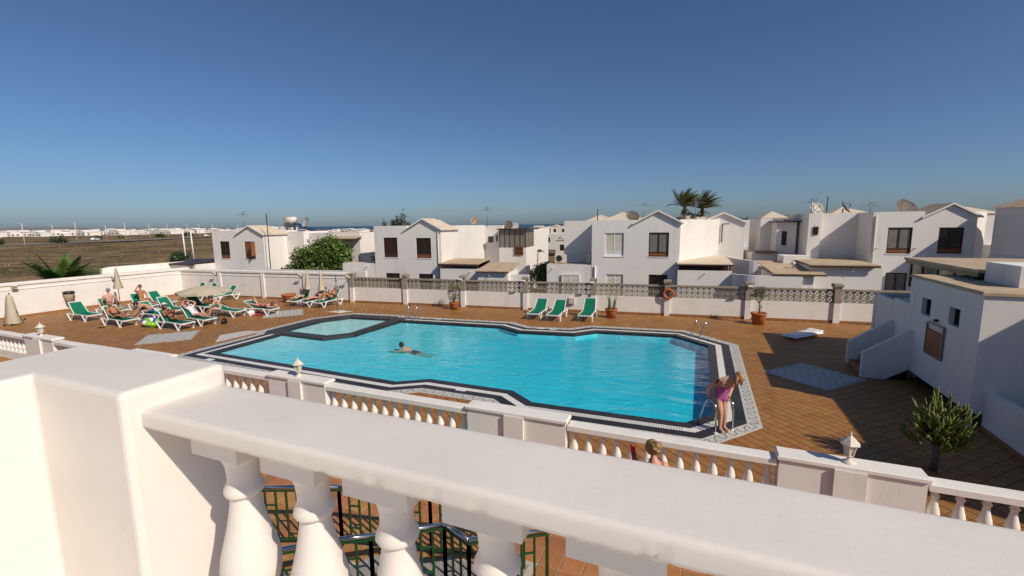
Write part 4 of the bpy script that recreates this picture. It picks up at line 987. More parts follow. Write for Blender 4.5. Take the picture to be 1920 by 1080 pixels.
# ------------------------------------------------------------------ parasols
def closed_parasol(label, u, v, h=2.35, lean=0.0, base=True):
    t = thing('closed_parasol', label, 'parasol', (u, v, 0), 0, 'closed beige parasols')
    k = MB(); k.tube([(0,0,0),(lean*0.5,0,h*0.5),(lean,0,h)], 0.022, 8); k.build('pole', M['gray'], t)
    k = MB(); n = 16; prof = [(0.02,h+0.02),(0.05,h-0.02),(0.07,h-0.25),(0.09,h-0.55),(0.13,h-0.9),(0.20,h-1.25),(0.21,h-1.29),(0.08,h-1.26)]
    vs_ = []; fs = []
    for i, (r, z) in enumerate(prof):
        for q in range(n):
            a = 2*math.pi*q/n; rr = r*(1.0+(0.28 if q % 2 else -0.18)*min(1, i/3)); vs_.append((rr*math.cos(a)+lean*z/h, rr*math.sin(a), z))
    for i in range(len(prof)-1):
        for q in range(n): l = (q+1) % n; fs.append((i*n+l, i*n+q, (i+1)*n+q, (i+1)*n+l))
    fs.append(tuple(range(n))); k.smooth = True; k.add(vs_, fs); k.build('canopy', M['beige'], t)
    k = MB(); k.tube([(0.1*math.cos(a*.4)+lean*(h-.7)/h,0.1*math.sin(a*.4),h-.72) for a in range(16)], 0.012, 5, closed=True); k.build('tie', M['cream'], t)
    if base:
        k = MB(); k.lathe([(0.24,0),(0.24,0.05),(0.2,0.07),(0.05,0.09),(0.03,0.28),(0.03,0.3)], 14); k.build('base', M['concrete'], t)
    return t
closed_parasol('closed beige parasol standing among the crowded loungers by the left wall', -34.1, 16.85, 2.55, 0.0)
closed_parasol('left of the two closed beige parasols by the far wall', -23.55, 22.0, 2.25)
closed_parasol('right of the two closed beige parasols by the far wall', -22.6, 22.2, 2.2)
t = thing('folded_parasol', 'short folded beige parasol standing at the foot of the left wall with black clips', 'parasol', (-33.7,11.75,0), R(20))
k = MB(); n = 14; prof = [(0.05,1.62),(0.16,1.5),(0.22,1.1),(0.30,0.6),(0.42,0.12),(0.40,0.06)]
vs_ = []; fs = []
for i, (r, z) in enumerate(prof):
    for q in range(n):
        a = 2*math.pi*q/n; rr = r*(1+(0.2 if q % 2 else -0.12)); vs_.append((rr*math.cos(a)*0.85, rr*math.sin(a)*0.6, z))
for i in range(len(prof)-1):
    for q in range(n): l = (q+1) % n; fs.append((i*n+l, i*n+q, (i+1)*n+q, (i+1)*n+l))
fs.append(tuple(range(n))); k.smooth = True; k.add(vs_, fs); k.build('canopy', M['beige'], t)
k = MB(); k.tube([(0.1,0,0.0),(0.02,0,1.72)],0.025,8); k.tube([(0.5,0.1,0.05),(0.25,0.02,0.75)],0.02,6); k.build('pole', M['gray'], t)
for p in ((0.55,0.12,0.28),(0.3,-0.3,0.06),(-0.1,-0.34,0.03)):
    k = MB(); k.ellipsoid(p,(0.06,0.05,0.05),8,6); k.build('clip', M['black'], t)
t = thing('open_parasol', 'open beige parasol with low wide canopy in front of the far loungers', 'parasol', (-28.2,18.35,0))
k = MB(); k.tube([(0.0,0,0),(0,0,1.48)],0.025,8); k.build('pole', M['gray'], t)
k = MB(); n = 8; rc, hz, ez = 1.5, 1.5, 1.16
vs_ = [(0,0,hz)]
ring = 4
for j in range(1, ring+1):
    f = j/ring
    for q in range(n*4):
        a = 2*math.pi*q/(n*4); seg = (q % 4)/4.0; sc = math.cos(math.pi/n)/math.cos(2*math.pi/n*seg-math.pi/n)
        vs_.append((rc*f*sc*math.cos(a), rc*f*sc*math.sin(a), hz-(hz-ez)*f**1.25 - 0.05*f*(1-abs(2*seg-1))*0.6))
N4 = n*4; fs = [(0, 1+q, 1+(q+1) % N4) for q in range(N4)]
for j in range(ring-1):
    for q in range(N4): l = (q+1) % N4; a = 1+j*N4; fs.append((a+q, a+N4+q, a+N4+l, a+l))
k.smooth = True; k.add(vs_, fs); cano = k.build('canopy', M['beige'], t)
k = MB()
for q in range(n): a = 2*math.pi*q/n; k.bar((0,0,hz-.03),(rc*.98*math.cos(a),rc*.98*math.sin(a),ez-.02),0.02)
k.build('ribs', M['gray'], t)
k = MB()
for q in range(N4):
    a, b = Vector(vs_[1+(ring-1)*N4+q]), Vector(vs_[1+(ring-1)*N4+(q+1) % N4]); k.add([a,b,b-Vector((0,0,.13)),a-Vector((0,0,.13))], [(0,1,2,3)])
k.build('valance', M['beige'], cano)
k = MB(); k.lathe([(0.26,0),(0.26,0.05),(0.2,0.08),(0.04,0.1),(0.03,0.3)],14); k.build('base', M['concrete'], t)
t = thing('parasol_pole', 'bare grey parasol pole standing at the end of the wading pool', 'pole', (-19.7,20.5,0))
k = MB(); k.tube([(0,0,0),(-0.03,0,2.1)],0.026,8); k.build('pole', M['gray'], t); k = MB(); k.lathe([(0.04,1.82),(0.05,1.86),(0.04,1.9)],8); k.build('collar', M['black'], t); k = MB(); k.box(-.3,-.3,0,.3,.3,.03); k.build('base_plate', M['cream'], t)

# ------------------------------------------------------------------ lanterns on the piers
def lantern(label, u, v, z, s=1.0):
    t = thing('pier_lantern', label, 'lamp', (u, v, z), 0.3, 'lanterns on the balustrade piers', s)
    k = MB(); k.lathe([(0.10,0),(0.10,0.015),(0.07,0.03),(0.03,0.06),(0.026,0.10),(0.045,0.115),(0.03,0.13)],14); k.build('foot', M['cream'], t)
    k = MB(); n = 6
    def hexr(r, z, ph=0.0): return [(r*math.cos(2*math.pi*q/n+ph), r*math.sin(2*math.pi*q/n+ph), z) for q in range(n)]
    a = hexr(0.062,0.13); b = hexr(0.105,0.335)
    for q in range(n): k.bar(a[q], b[q], 0.016)
    for q in range(n): k.bar(a[q], a[(q+1) % n], 0.016); k.bar(b[q], b[(q+1) % n], 0.018)
    k.build('cage', M['cream'], t)
    a = hexr(0.056,0.137); b = hexr(0.098,0.33)
    for q in range(n):
        k = MB(); l = (q+1) % n; k.add([a[q],a[l],b[l],b[q]], [(0,1,2,3)]); k.build('pane', M['lampglass'], t)
    k = MB(); r0 = hexr(0.155,0.335); r1 = hexr(0.075,0.42); r2 = hexr(0.05,0.44); r3 = hexr(0.018,0.475)
    k.add(r0+r1+r2+r3, [(i*n+q, i*n+(q+1) % n, (i+1)*n+(q+1) % n, (i+1)*n+q) for i in range(3) for q in range(n)] + [tuple(reversed(range(n))), tuple(range(3*n,4*n))]); k.lathe([(0.012,0.47),(0.02,0.49),(0.012,0.51),(0.003,0.545)],8); k.build('cap', M['cream'], t)
    return t
for u, lab in ((-22.6,'small white lantern on the far left balustrade pier'),(-16.1,'white lantern on the pier hidden behind the foreground pillar'),(-9.72,'white lantern on the pier in front of the shallow end of the pool'),(2.38,'white lantern on the right pier beside the shaded courtyard')):
    if u != -16.1: lantern(lab, u, LOWV-0.03, 1.075, 0.98)

# ------------------------------------------------------------------ pool ladders
def ladder(label, u, v, th, w=0.5):
    """th: heading towards the water in degrees"""
    t = thing('pool_ladder', label, 'ladder', (u, v, 0), R(th-90), 'stainless pool ladders')
    for s in (-1, 1):
        x = s*w/2; pts = [(x,-0.42,0.0),(x,-0.42,0.55)] + [(x,-0.42+0.19*(1-math.cos(R(a))),0.55+0.2*math.sin(R(a))) for a in range(20,161,20)] + [(x,0.02,0.45),(x,0.20,0.0),(x,0.26,-0.35),(x,0.27,-0.85)]
        k = MB(); k.tube(pts, 0.022, 8); k.build('rail', M['steel'], t)
        k = MB(); k.lathe([(0.05,0.0),(0.05,0.012),(0.03,0.02)],10,(x,-0.42,0.006)); k.build('flange', M['white'], t)
    for z in (-0.2,-0.45,-0.7):
        k = MB(); k.box(-w/2+.02,0.20,z-.015,w/2-.02,0.30,z+.015); k.build('rung', M['steel'], t)
    return t
ladder('steel pool ladder on the far edge beside the wading pool', -14.15, 20.05, -86)
ladder('steel pool ladder at the far right cut corner of the pool', 0.02, 20.82, 226)
ladder('steel pool ladder at the near right corner where the woman stands', 0.42, 11.85, 130, 0.5)

# ------------------------------------------------------------------ pots and things along the far wall
def pot(t, r, h, m='terracotta'):
    k = MB(); k.lathe([(r*0.68,0),(r*0.70,0.0),(r*0.93,h*0.8),(r*0.94,h*0.82),(r*1.0,h*0.82),(r*1.02,h),(r*0.90,h),(r*0.88,h*0.86)],20); k.build('pot', M[m], t)
    k = MB(); k.lathe([(r*0.9,h*0.84),(r*0.4,h*0.87),(0.01,h*0.88)],16); k.build('soil', M['soil'], t)
def leaf_quad(mb, p, d, l, w, nrm):
    d = d.normalized(); x = d.cross(nrm)
    if x.length < 1e-4: x = d.cross(Vector((1,0.3,0.2)))
    x.normalize(); a = p; b = p + d*l*0.5 + x*w*0.5 - nrm*0.02*l; c = p + d*l - nrm*0.1*l; e = p + d*l*0.5 - x*w*0.5 - nrm*0.02*l
    mb.add([a,b,c,e], [(0,1,2,3)])
def rv(r): 
    while True:
        v = Vector((r.uniform(-1,1), r.uniform(-1,1), r.uniform(-1,1)))
        if 0.1 < v.length < 1: return v.normalized()
def plant_thing(name, label, u, v): return thing(name, label, 'plant', (u, v, 0), 0)
pl = random.Random(5)
t = plant_thing('potted_shrub', 'bushy pale green shrub in a terracotta pot by the lattice wall', -13.55, 23.5); pot(t, 0.30, 0.44)
k = MB()
for i in range(5): k.tube([(0,0,.38),(pl.uniform(-.1,.1),pl.uniform(-.1,.1),.8),(pl.uniform(-.2,.2),pl.uniform(-.15,.15),1.3)],[.025,.02,.01],5)
k.build('stems', M['bark'], t); k = MB()
for i in range(420):
    z = pl.uniform(0.5,1.55); r = 0.29*(0.75+0.45*pl.random())*(1.0 if z < 1.3 else 0.8); a = pl.uniform(0,6.28); q = r*math.sqrt(pl.random()); p = Vector((q*math.cos(a)+0.05*math.sin(z*5), q*math.sin(a), z)); d = (Vector((math.cos(a),math.sin(a),0.7))+rv(pl)*0.7); leaf_quad(k, p, d, pl.uniform(.09,.16), pl.uniform(.03,.055), rv(pl))
k.build('foliage', M['leaf_olive'], t)
t = plant_thing('potted_cactus', 'upright columnar cactus in a terracotta pot beside the rightmost lounger', -4.3, 24.1); pot(t, 0.33, 0.5)
for i in range(13):
    a = pl.uniform(0,6.28); q = 0.2*math.sqrt(pl.random()); h = pl.uniform(.25,.85) if i > 4 else pl.uniform(.7,.95); k = MB(); x, y = q*math.cos(a), q*math.sin(a); l = 0.16*(h)
    k.tube([(x,y,.4),(x+l*.4*math.cos(a),y+l*.4*math.sin(a),.42+h*.55),(x+l*math.cos(a),y+l*math.sin(a),.42+h)],[.032,.034,.014],6); k.build('stem', M['cactus_pale'], t)
t = plant_thing('potted_tree', 'small round headed tree in a terracotta pot near the end of the lattice wall', 2.75, 24.95); pot(t, 0.36, 0.58)
k = MB(); k.tube([(0,0,.5),(0.02,0,.8),(-0.02,0.02,1.15)],[.035,.03,.025],6); k.tube([(-.02,.02,1.05),(-.2,.0,1.35),(-.38,0,1.42)],[.022,.015,.01],5); k.tube([(-.02,.02,1.1),(.15,.05,1.4)],[.02,.012],5); k.build('trunk', M['bark'], t); k = MB()
for i in range(520):
    p = rv(pl)*pl.random()**0.4; p = Vector((p.x*.34,p.y*.32,p.z*.31+1.58)); leaf_quad(k, p, rv(pl)+Vector((0,0,.3)), pl.uniform(.07,.13), pl.uniform(.03,.05), rv(pl))
for i in range(60):
    p = Vector((pl.uniform(-.07,.09),pl.uniform(-.06,.06),pl.uniform(.7,1.2))); leaf_quad(k, p, rv(pl), .09, .04, rv(pl))
for i in range(50):
    p = Vector((-.36+pl.uniform(-.09,.09),pl.uniform(-.07,.07),1.42+pl.uniform(-.05,.07))); leaf_quad(k, p, rv(pl), .08, .035, rv(pl))
k.build('crown', M['leaf_olive'], t)
t = plant_thing('terracotta_planter', 'wide low terracotta planter with a few sprouts near the far wall', -25.4, 22.1); pot(t, 0.46, 0.55); k = MB()
for i in range(30):
    p = Vector((pl.uniform(-.25,.25),pl.uniform(-.25,.25),.46)); leaf_quad(k, p, Vector((pl.uniform(-.5,.5),pl.uniform(-.5,.5),1)), .12, .04, rv(pl))
k.build('sprouts', M['leaf_olive'], t)
fl_ = ST(34.98, FT-0.17); t = thing('lifebuoy', 'orange lifebuoy hanging on a concrete post of the lattice wall', 'lifebuoy', (fl_[0], fl_[1], 1.22), BETA)
k = MB(); k.tube([(0.235*math.cos(2*math.pi*i/28),0,0.235*math.sin(2*math.pi*i/28)) for i in range(28)],0.062,10,closed=True); k.build('ring', M['orange'], t)
for a in (45,135,225,315):
    k = MB(); c = Vector((0.235*math.cos(R(a)),0,0.235*math.sin(R(a)))); d = Vector((-math.sin(R(a)),0,math.cos(R(a)))); k.tube([c-d*.02,c+d*.02],0.065,10); k.build('band', M['terracotta'], t)
for s, lab in ((29.75,'beige meter box on the wall between the loungers'),):
    p = ST(s, FT-0.12); t = thing('meter_box', lab, 'box', (p[0],p[1],0.45), BETA); k = MB(); k.cham(-.17,0,0,.17,.11,.36,.01); k.build('box', M['cream'], t); k = MB(); k.box(-.15,-.012,.02,.15,-.001,.33); k.build('door', M['dish'], t)
t = thing('air_bed', 'white inflatable air bed lying on the deck half in the shadow', 'air bed', (4.26,22.87,0.01), R(-42))
k = MB(); nx, ny = 8, 16; vs_ = []; fs = []
for side in (1, -1):
    for j in range(ny+1):
        for i in range(nx+1):
            x, y = i/nx*2-1, j/ny*2-1; e = max(0,(1-abs(x)**6))*max(0,(1-abs(y)**8)); vs_.append((x*.34, y*1.0, 0.09+side*0.085*e**.5*(0.8+0.2*abs(math.sin(i*math.pi/2+.8)))+ (0.06*e if y > 0.7 and side > 0 else 0)))
nn = (nx+1)*(ny+1)
for j in range(ny):
    for i in range(nx):
        a = j*(nx+1)+i; fs.append((a,a+1,a+nx+2,a+nx+1)); fs.append((nn+a+nx+1,nn+a+nx+2,nn+a+1,nn+a))
k.smooth = True; k.add(vs_, fs); k.build('mattress', M['white'], t)
k = MB(); k.cham(-.3,.72,.155,.3,1.0,.215,.03); k.build('pillow', M['white'], t)
# bin on the left wall
t = thing('litter_bin', 'beige litter bin with black liner hung on the left wall', 'bin', (-35.92,15.15,0.5))
k = MB(); k.lathe([(0.16,0),(0.18,0.0),(0.27,0.62),(0.28,0.66),(0.25,0.66),(0.24,0.6)],18); k.build('bucket', M['beige'], t); k = MB(); k.lathe([(0.275,0.56),(0.285,0.60),(0.285,0.69),(0.25,0.71),(0.22,0.62)],18); k.build('liner', M['black'], t); k = MB(); k.box(-.27,-.05,.3,-.2,.05,.4); k.build('bracket', M['gray'], t)
# flood lights on the walls
def flood(label, loc, rz):
    t = thing('flood_light', label, 'lamp', loc, rz, 'flood lights on the walls'); k = MB(); k.box(-.05,-.02,-.06,.05,.05,.08); k.tube([(0,0,.03),(0,-.22,.06)],.015,6); k.build('arm', M['concrete'], t)
    k = MB(); m4 = Matrix.Translation((0,-.26,.04)) @ Matrix.Rotation(R(35),4,'X'); k.box(-.11,-.06,-.09,.11,.05,.09,m4); k.build('head', M['cream'], t); k = MB(); k.box(-.095,-.068,-.075,.095,-.061,.075,m4); k.build('pane', M['lampglass'], t)
flood('flood light at the left end of the tall left wall', (-36.16,12.8,1.78), R(90)); flood('flood light on the left wall near the closed parasol', (-36.16,17.6,1.78), R(90))
for s, lab in ((3.75,'flood light on the far wall near the corner'),(11.3,'flood light on the far wall above the terracotta planter')):
    p = ST(s, FT-0.10); flood(lab, (p[0],p[1],1.72), BETA)
for i, lab in ((0,'flood light on the first concrete post of the lattice wall'),(2,'flood light on the post right of the potted shrub'),(3,'flood light on the post behind the left empty lounger'),(4,'flood light on the post behind the potted cactus'),(6,'flood light on the post beside the potted tree')):
    p = ST(posts_s[i], FT-0.17); flood(lab, (p[0],p[1],1.68), BETA)

# ------------------------------------------------------------------ green railing below the balcony
rl = thing('iron_railing', 'dark green iron railing with steel handrail below the balcony', 'railing')
def rail_run(pts, z=1.0, hand=True, posts=True):
    pts = [Vector((x,y,0)) for x,y in pts]
    for a, b in zip(pts, pts[1:]):
        if hand:
            k = MB(); k.tube([a+Vector((0,0,z)), b+Vector((0,0,z))], 0.03, 10); k.build('handrail', M['steel'], rl)
        for zz, w_ in ((z-.06,.026),(.12,.035)):
            k = MB(); k.bar(a+Vector((0,0,zz)), b+Vector((0,0,zz)), w_); k.build('crossbar', M['bargreen'], rl)
        L_ = (b-a).length; n = max(2, round(L_/0.165))
        for i in range(n+1):
            p = a+(b-a)*(i/n); k = MB(); zt = z-.07
            if i in (0, n): k.bar(p+Vector((0,0,-.0)), p+Vector((0,0,zt)), .04)
            else:
                k.bar(p+Vector((0,0,.12)), p+Vector((0,0,zt)), .026)
                if i % 3 == 1 and i+1 < n:
                    q = a+(b-a)*((i+1)/n)
                    for zz in (0.33, 0.7): k.bar(p+Vector((0,0,zz)), q+Vector((0,0,zz)), .022)
            k.build('bar', M['bargreen'], rl)
rail_run([(-6.9,4.25),(-6.27,4.52),(-5.04,5.02),(-3.6,5.35),(-2.2,5.62)])
rail_run([(-4.85,3.55),(-4.3,4.0),(-3.83,4.30),(-3.05,4.85)])
rail_run([(-3.05,4.85),(-2.6,4.7),(-1.72,5.25)], hand=True)

# ------------------------------------------------------------------ roof furniture
def dish(label, s, t, z, r, rz, tilt, m='dish'):
    T = thing('satellite_dish', label, 'satellite dish', ST(s,t,z), BETA+R(rz), 'satellite dishes on the roofs')
    k = MB(); n = 20; vs_ = [(0,0,0)]; fs = []; rings = 4; m4 = Matrix.Translation((0,0,r*1.0)) @ Matrix.Rotation(R(90-tilt),4,'X')
    for j in range(1, rings+1):
        for q in range(n): a = 2*math.pi*q/n; f = j/rings; vs_.append((r*f*math.cos(a), r*f*math.sin(a), 0.28*r*f*f))
    fs = [(0,1+q,1+(q+1) % n) for q in range(n)]
    for j in range(rings-1):
        for q in range(n): l = (q+1) % n; a = 1+j*n; fs.append((a+q,a+n+q,a+n+l,a+l))
    k.smooth = True; k.add([tuple(m4 @ Vector(v)) for v in vs_], fs); k.build('reflector', M[m], T)
    k = MB()
    for a in (90,210,330): k.bar(m4 @ Vector((r*.95*math.cos(R(a)),r*.95*math.sin(R(a)),.27*r)), m4 @ Vector((0,0,r*.85)), .025)
    k.ellipsoid(m4 @ Vector((0,0,r*.85)),(.06,.06,.08),8,6); k.build('feed', M['gray'], T)
    k = MB(); k.tube([(0,0.1,-0.3),(0,0.05,r*.95)],.035,8); k.build('mast', M['gray'], T)
dish('round grey satellite dish behind the water heater on the left house', 3.6,9.0,4.85,0.5,-20,25)
dish('small pale dish beside the antenna mast on the left house', 1.7,9.0,4.75,0.45,30,30)
dish('rusty brown satellite dish on the roof of the glazed balcony house', 19.3,11.4,4.95,0.38,10,30,'rust')
dish('dark satellite dish right of the rusty one above the glazed balcony', 21.6,14,4.5,0.42,10,30,'meshdish')
dish('white satellite dish touching the dark one above the glazed balcony', 22.1,14.3,4.45,0.36,25,30)
dish('large white satellite dish on the house left of the tilted dish', 44.7,9.3,5.35,0.46,20,28)
dish('tilted grey satellite dish seen edge on above the shaded wall', 46.3,9.2,5.35,0.48,70,35,'meshdish')
dish('big brown mesh satellite dish behind the rightmost gable roof', 49.6,9.0,4.85,0.76,25,35,'meshdish')
dish('half hidden grey dish behind the parapet opposite the lifebuoy', 32.6,13.0,4.95,0.55,20,40,'meshdish')
def aerial(label, s, t, z, h, rz, n=6, thick=.02):
    T = thing('tv_aerial', label, 'aerial', ST(s,t,z), BETA+R(rz), 'television aerials on the roofs')
    k = MB(); k.tube([(0,0,-.2),(0,0,h)],thick*1.3,6); k.build('mast', M['gray'], T)
    k = MB(); k.bar((-.55,0,h-.25),(.55,0,h-.25),.025)
    for i in range(n): x = -.5+i/(n-1); k.bar((x,-.25+.02*i,h-.25),(x,.25-.02*i,h-.25),.016)
    k.build('yagi', M['gray'], T)
    k = MB()
    for zz in (0,.12): k.bar((-.1,-.18,h-.05-zz),(.25,.18,h+.02-zz),.018); k.bar((-.1,.18,h-.05-zz),(.25,-.18,h+.02-zz),.018)
    k.build('reflector', M['gray'], T)
aerial('aerial with crossed reflectors on the left corner of the leftmost house', -1.0,6.5,4.7,1.7,0)
aerial('faint aerial in front of the dark trees behind the shuttered house', 14.2,8.0,4.95,1.0,10)
aerial('aerial beside the rusty dish above the glazed balcony house', 20.0,12.6,4.95,1.6,0)
aerial('small aerial on the pyramid roof opposite the lifebuoy', 33.5,16,5.3,1.5,10,5)
aerial('aerial beside the large white dish on the right', 44.35,9.0,5.5,1.0,20)
aerial('small aerial left of the big mesh dish', 47.9,9.5,5.5,0.7,20)
aerial('thin aerial standing between the two palms', 37.6,14.5,5.2,1.7,10)
for lab, s, t_, z, h in (('tall thin mast pole in front of the left house',4.9-1.2,4.3,1.6,4.5),('thin dark pole on the parapet of the house with the white louvred window',30.2,8.5,5.2,0.85),('thin pole beside the large white dish on the right',45.2,8.9,5.5,1.1)):
    T = thing('mast', lab, 'pole', ST(s,t_,z), 0); k = MB(); k.tube([(0,0,-.3),(0.02,0,h)],.035,8); k.build('pole', M['darkmetal'], T); k = MB(); k.lathe([(.05,h*.1),(.055,h*.12),(.05,h*.14)],8); k.build('clamp', M['gray'], T)
T = thing('solar_water_heater', 'solar water heater with white horizontal tank and sloping panel on the left house', 'water heater', ST(2.2,8.6,4.6), BETA+R(10))
k = MB(); k.tube([(-.55,0,1.05),(.55,0,1.05)],.27,16); k.build('tank', M['cream'], T); k = MB(); k.box(-.45,-.12,0,-.33,.1,.8); k.box(.30,-.12,0,.42,.1,.8); k.build('stand', M['gray'], T); k = MB(); k.add([(.5,-.5,.75),(2.3,-.6,.05),(2.3,.5,.05),(.5,.5,.75),(.5,-.5,.68),(2.3,-.6,-.02),(2.3,.5,-.02),(.5,.5,.68)],[(0,1,2,3),(7,6,5,4),(0,4,5,1),(1,5,6,2),(2,6,7,3),(3,7,4,0)]); k.build('panel', M['panelgray'], T)
def acunit(label, s, t, z, rz):
    T = thing('air_conditioner', label, 'air conditioner', ST(s,t,z), BETA+R(rz), 'outdoor air conditioner units'); k = MB(); k.cham(-.42,-.16,.05,.42,.16,.62,.02); k.box(-.35,-.14,0,-.25,.14,.05); k.box(.25,-.14,0,.35,.14,.05); k.build('casing', M['cream'], T)
    k = MB(); k.tube([(-.12+.22*math.cos(2*math.pi*i/20),-.165,.34+.22*math.sin(2*math.pi*i/20)) for i in range(20)],.015,5,closed=True); k.lathe([(.2,0),(.2,.004)],18,(0,0,0)); k.build('fan_grille', M['gray'], T)
    k = MB(); m4 = Matrix.Translation((-.12,-.163,.34)) @ Matrix.Rotation(R(90),4,'X'); k.add([tuple(m4 @ Vector((.2*math.cos(2*math.pi*q/16),.2*math.sin(2*math.pi*q/16),0))) for q in range(16)],[tuple(range(16))]); k.build('fan', M['darkmetal'], T)
acunit('air conditioner with round fan on the annexe roof left of the white louvred window', 28.05,5.3,2.27,0); acunit('air conditioner seen end on beside the white louvred house wall', 30.0,5.4,2.27,90)

# ------------------------------------------------------------------ street lamps, poles, cars in the field
for i, (u, v, h) in enumerate(((-235.6,88.7,8.3),(-299,123.5,8.3),(-274,121.5,9.2),(-300,146,8.0),(-285,147.3,9.3),(-294,164,8.4),(-294,173.7,8.6),(-297,187,8.4),(-330,216,8.4),(-345,236,8.6),(-352,262,8.6))):
    T = thing('street_lamp', ['nearest street lamp at the far left edge of the field','second street lamp from the left along the road','third street lamp from the left, just left of the passing car','street lamp right of the passing white car','fifth street lamp from the left','sixth street lamp from the left','street lamp left of the two white poles','street lamp behind the two white poles','street lamp seen left of the leftmost house','small street lamp near the leftmost house wall','smallest street lamp, seen above the leftmost house roof'][i], 'street lamp', (u,v,-1.0), R(25), 'street lamps along the road')
    k = MB(); k.tube([(0,0,0),(0,0,h)],[.16,.09],8); k.build('pole', M['cream'], T); k = MB(); k.bar((0,0,h-.05),(-1.3,0,h+.15),.09); k.box(-1.9,-.14,h+.1,-1.2,.14,h+.22); k.build('lamp_head', M['dish'], T)
for lab, u, v in (('left of the two tall bare white poles in the field',-90.9,56.4),('right of the two tall bare white poles in the field',-92.5,58.9)):
    T = thing('white_pole', lab, 'pole', (u,v,-1.2), 0, 'bare white poles in the field'); k = MB(); k.tube([(0,0,0),(-.15,0,5.6)],[.13,.11],8); k.build('pole', M['white'], T); k = MB(); k.lathe([(.2,0),(.2,.3),(.14,.32)],10); k.build('footing', M['concrete'], T)
def car(label, u, v, rz, m):
    T = thing('car', label, 'car', (u,v,-0.92), rz, 'cars on the road'); k = MB(); k.prism_y([(-2.1,.3),(2.1,.3),(2.15,.75),(1.3,.9),(0.6,1.4),(-1.3,1.42),(-2.0,.95),(-2.15,.8)],-.85,.85); k.build('body', M[m], T); k = MB(); k.prism_y([(0.95,.92),(.5,1.33),(-1.2,1.35),(-1.75,.95)],-.86,.86); k.build('window', M['glass'], T)
    for x in (-1.35,1.35):
        for y in (-.82,.82):
            k = MB(); k.tube([(x,y-.1,.32),(x,y+.1,.32)],.32,12); k.build('wheel', M['black'], T)
rz_ = math.atan2(1, -0.38); T0 = car
car('white car driving along the road behind the field', -297, 139.5, rz_+.1, 'carwhite'); car('white car near the leftmost house on the road', -318, 213, rz_+.2, 'carwhite')

# ------------------------------------------------------------------ beach things
t = thing('swim_ring', 'blue white and lime swim ring leaning by the frontmost lounger', 'swim ring', (-26.05,14.15,0.02), R(115))
for i in range(12):
    k = MB(); a0 = 2*math.pi*i/12; m4 = Matrix.Translation((0,0,.18)) @ Matrix.Rotation(R(16),4,'X'); k.tube([m4 @ Vector(((.34)*math.cos(a0+q*.13),.34*math.sin(a0+q*.13),0)) for q in range(5)],.13,8,caps=False); k.build('segment', M[['blue','white','lime','lime'][i % 4]], t)
def towel(label, u, v, m, rz=0): 
    t = thing('towel', label, 'towel', (u,v,0.0), rz); k = MB(); nx, ny = 8, 6; vs_ = [((i/nx-.5)*.7,(j/ny-.5)*.5,.03+.05*abs(noise.noise(Vector((i*.5,j*.6,u))))) for j in range(ny+1) for i in range(nx+1)]; k.smooth = True; k.add(vs_,[(j*(nx+1)+i,j*(nx+1)+i+1,(j+1)*(nx+1)+i+1,(j+1)*(nx+1)+i) for j in range(ny) for i in range(nx)]); k.build('cloth', M[m], t)
towel('red towel on the floor under the right end lounger', -23.3,18.2,'red',.3); towel('pink cloth on the floor behind the swim ring', -26.9,14.9,'pink',.5)
for lab, u, v, m in (('dark bag beside the lounger of the person in the white top',-23.0,15.85,'black'),('grey bag under the lounger of the person in the white top',-23.9,16.0,'gray'),('white bag under the right end lounger',-23.75,18.0,'white'),('blue bag beside the hunched man',-27.3,14.7,'blue')):
    t = thing('bag', lab, 'bag', (u,v,0.0), u); k = MB(); k.ellipsoid((0,0,.14),(.22,.13,.15),10,8); k.box(-.15,-.09,0,.15,.09,.1); k.build('sack', M[m], t); k = MB(); k.tube([(-.1,0,.26),(-.06,0,.36),(.06,0,.36),(.1,0,.26)],.012,6); k.build('handle', M[m], t)
t = thing('sandals', 'pair of dark sandals on the tiles in front of the front row', 'sandals', (-28.1,12.95,0.004), .4)
for x in (-.09,.09):
    k = MB(); k.lathe([(.05,0),(.055,.02),(.05,.025)],12,(x,0,0),(1,2.4)); k.tube([(x-.04,.02,.02),(x,.04,.07),(x+.04,.02,.02)],.01,6); k.build('sandal', M['brown'], t)

# ------------------------------------------------------------------ plants
vg = random.Random(11)
def leaf_cloud(mb, blobs, n, size, r=vg, shell=0.55, flat=0.3):
    """leaf-sized faces spread through overlapping ellipsoids, denser towards their surface"""
    tot = sum(b[3]*b[4]*b[5] for b in blobs)
    for (cx,cy,cz,rx,ry,rz) in blobs:
        for i in range(max(4, int(n*rx*ry*rz/tot))):
            d = rv(r); q = shell + (1-shell)*r.random() if r.random() < 0.85 else r.random(); q *= (0.86+0.28*noise.noise(Vector((d.x*3+cx,d.y*3+cy,d.z*3+cz))))
            p = Vector((cx+d.x*rx*q, cy+d.y*ry*q, cz+d.z*rz*q)); nd = (d + rv(r)*0.9).normalized()
            leaf_quad(mb, p, rv(r)+Vector((0,0,-flat)), size*r.uniform(.6,1.25), size*r.uniform(.35,.6), nd)
def tree_thing(name, label, s, t, z=GZ, cat='tree', group=None, site=False):
    return thing(name, label, cat, (s,t,z) if site else ST(s,t,z), BETA, group)
T = tree_thing('ficus_bush', 'big dense green bush in front of the leftmost house, behind the far wall', 7.3, 5.2, cat='bush')
k = MB(); k.tube([(0,0,0),(.1,.2,1.2),(.2,.2,2.4)],[.22,.18,.1],8); k.tube([(.05,.1,.9),(-1.2,.2,2.2),(-2.2,.2,2.6)],[.14,.09,.04],6); k.tube([(.1,.1,1.2),(1.4,.3,2.6),(2.2,.3,3.4)],[.14,.09,.04],6); k.build('trunk', M['bark'], T)
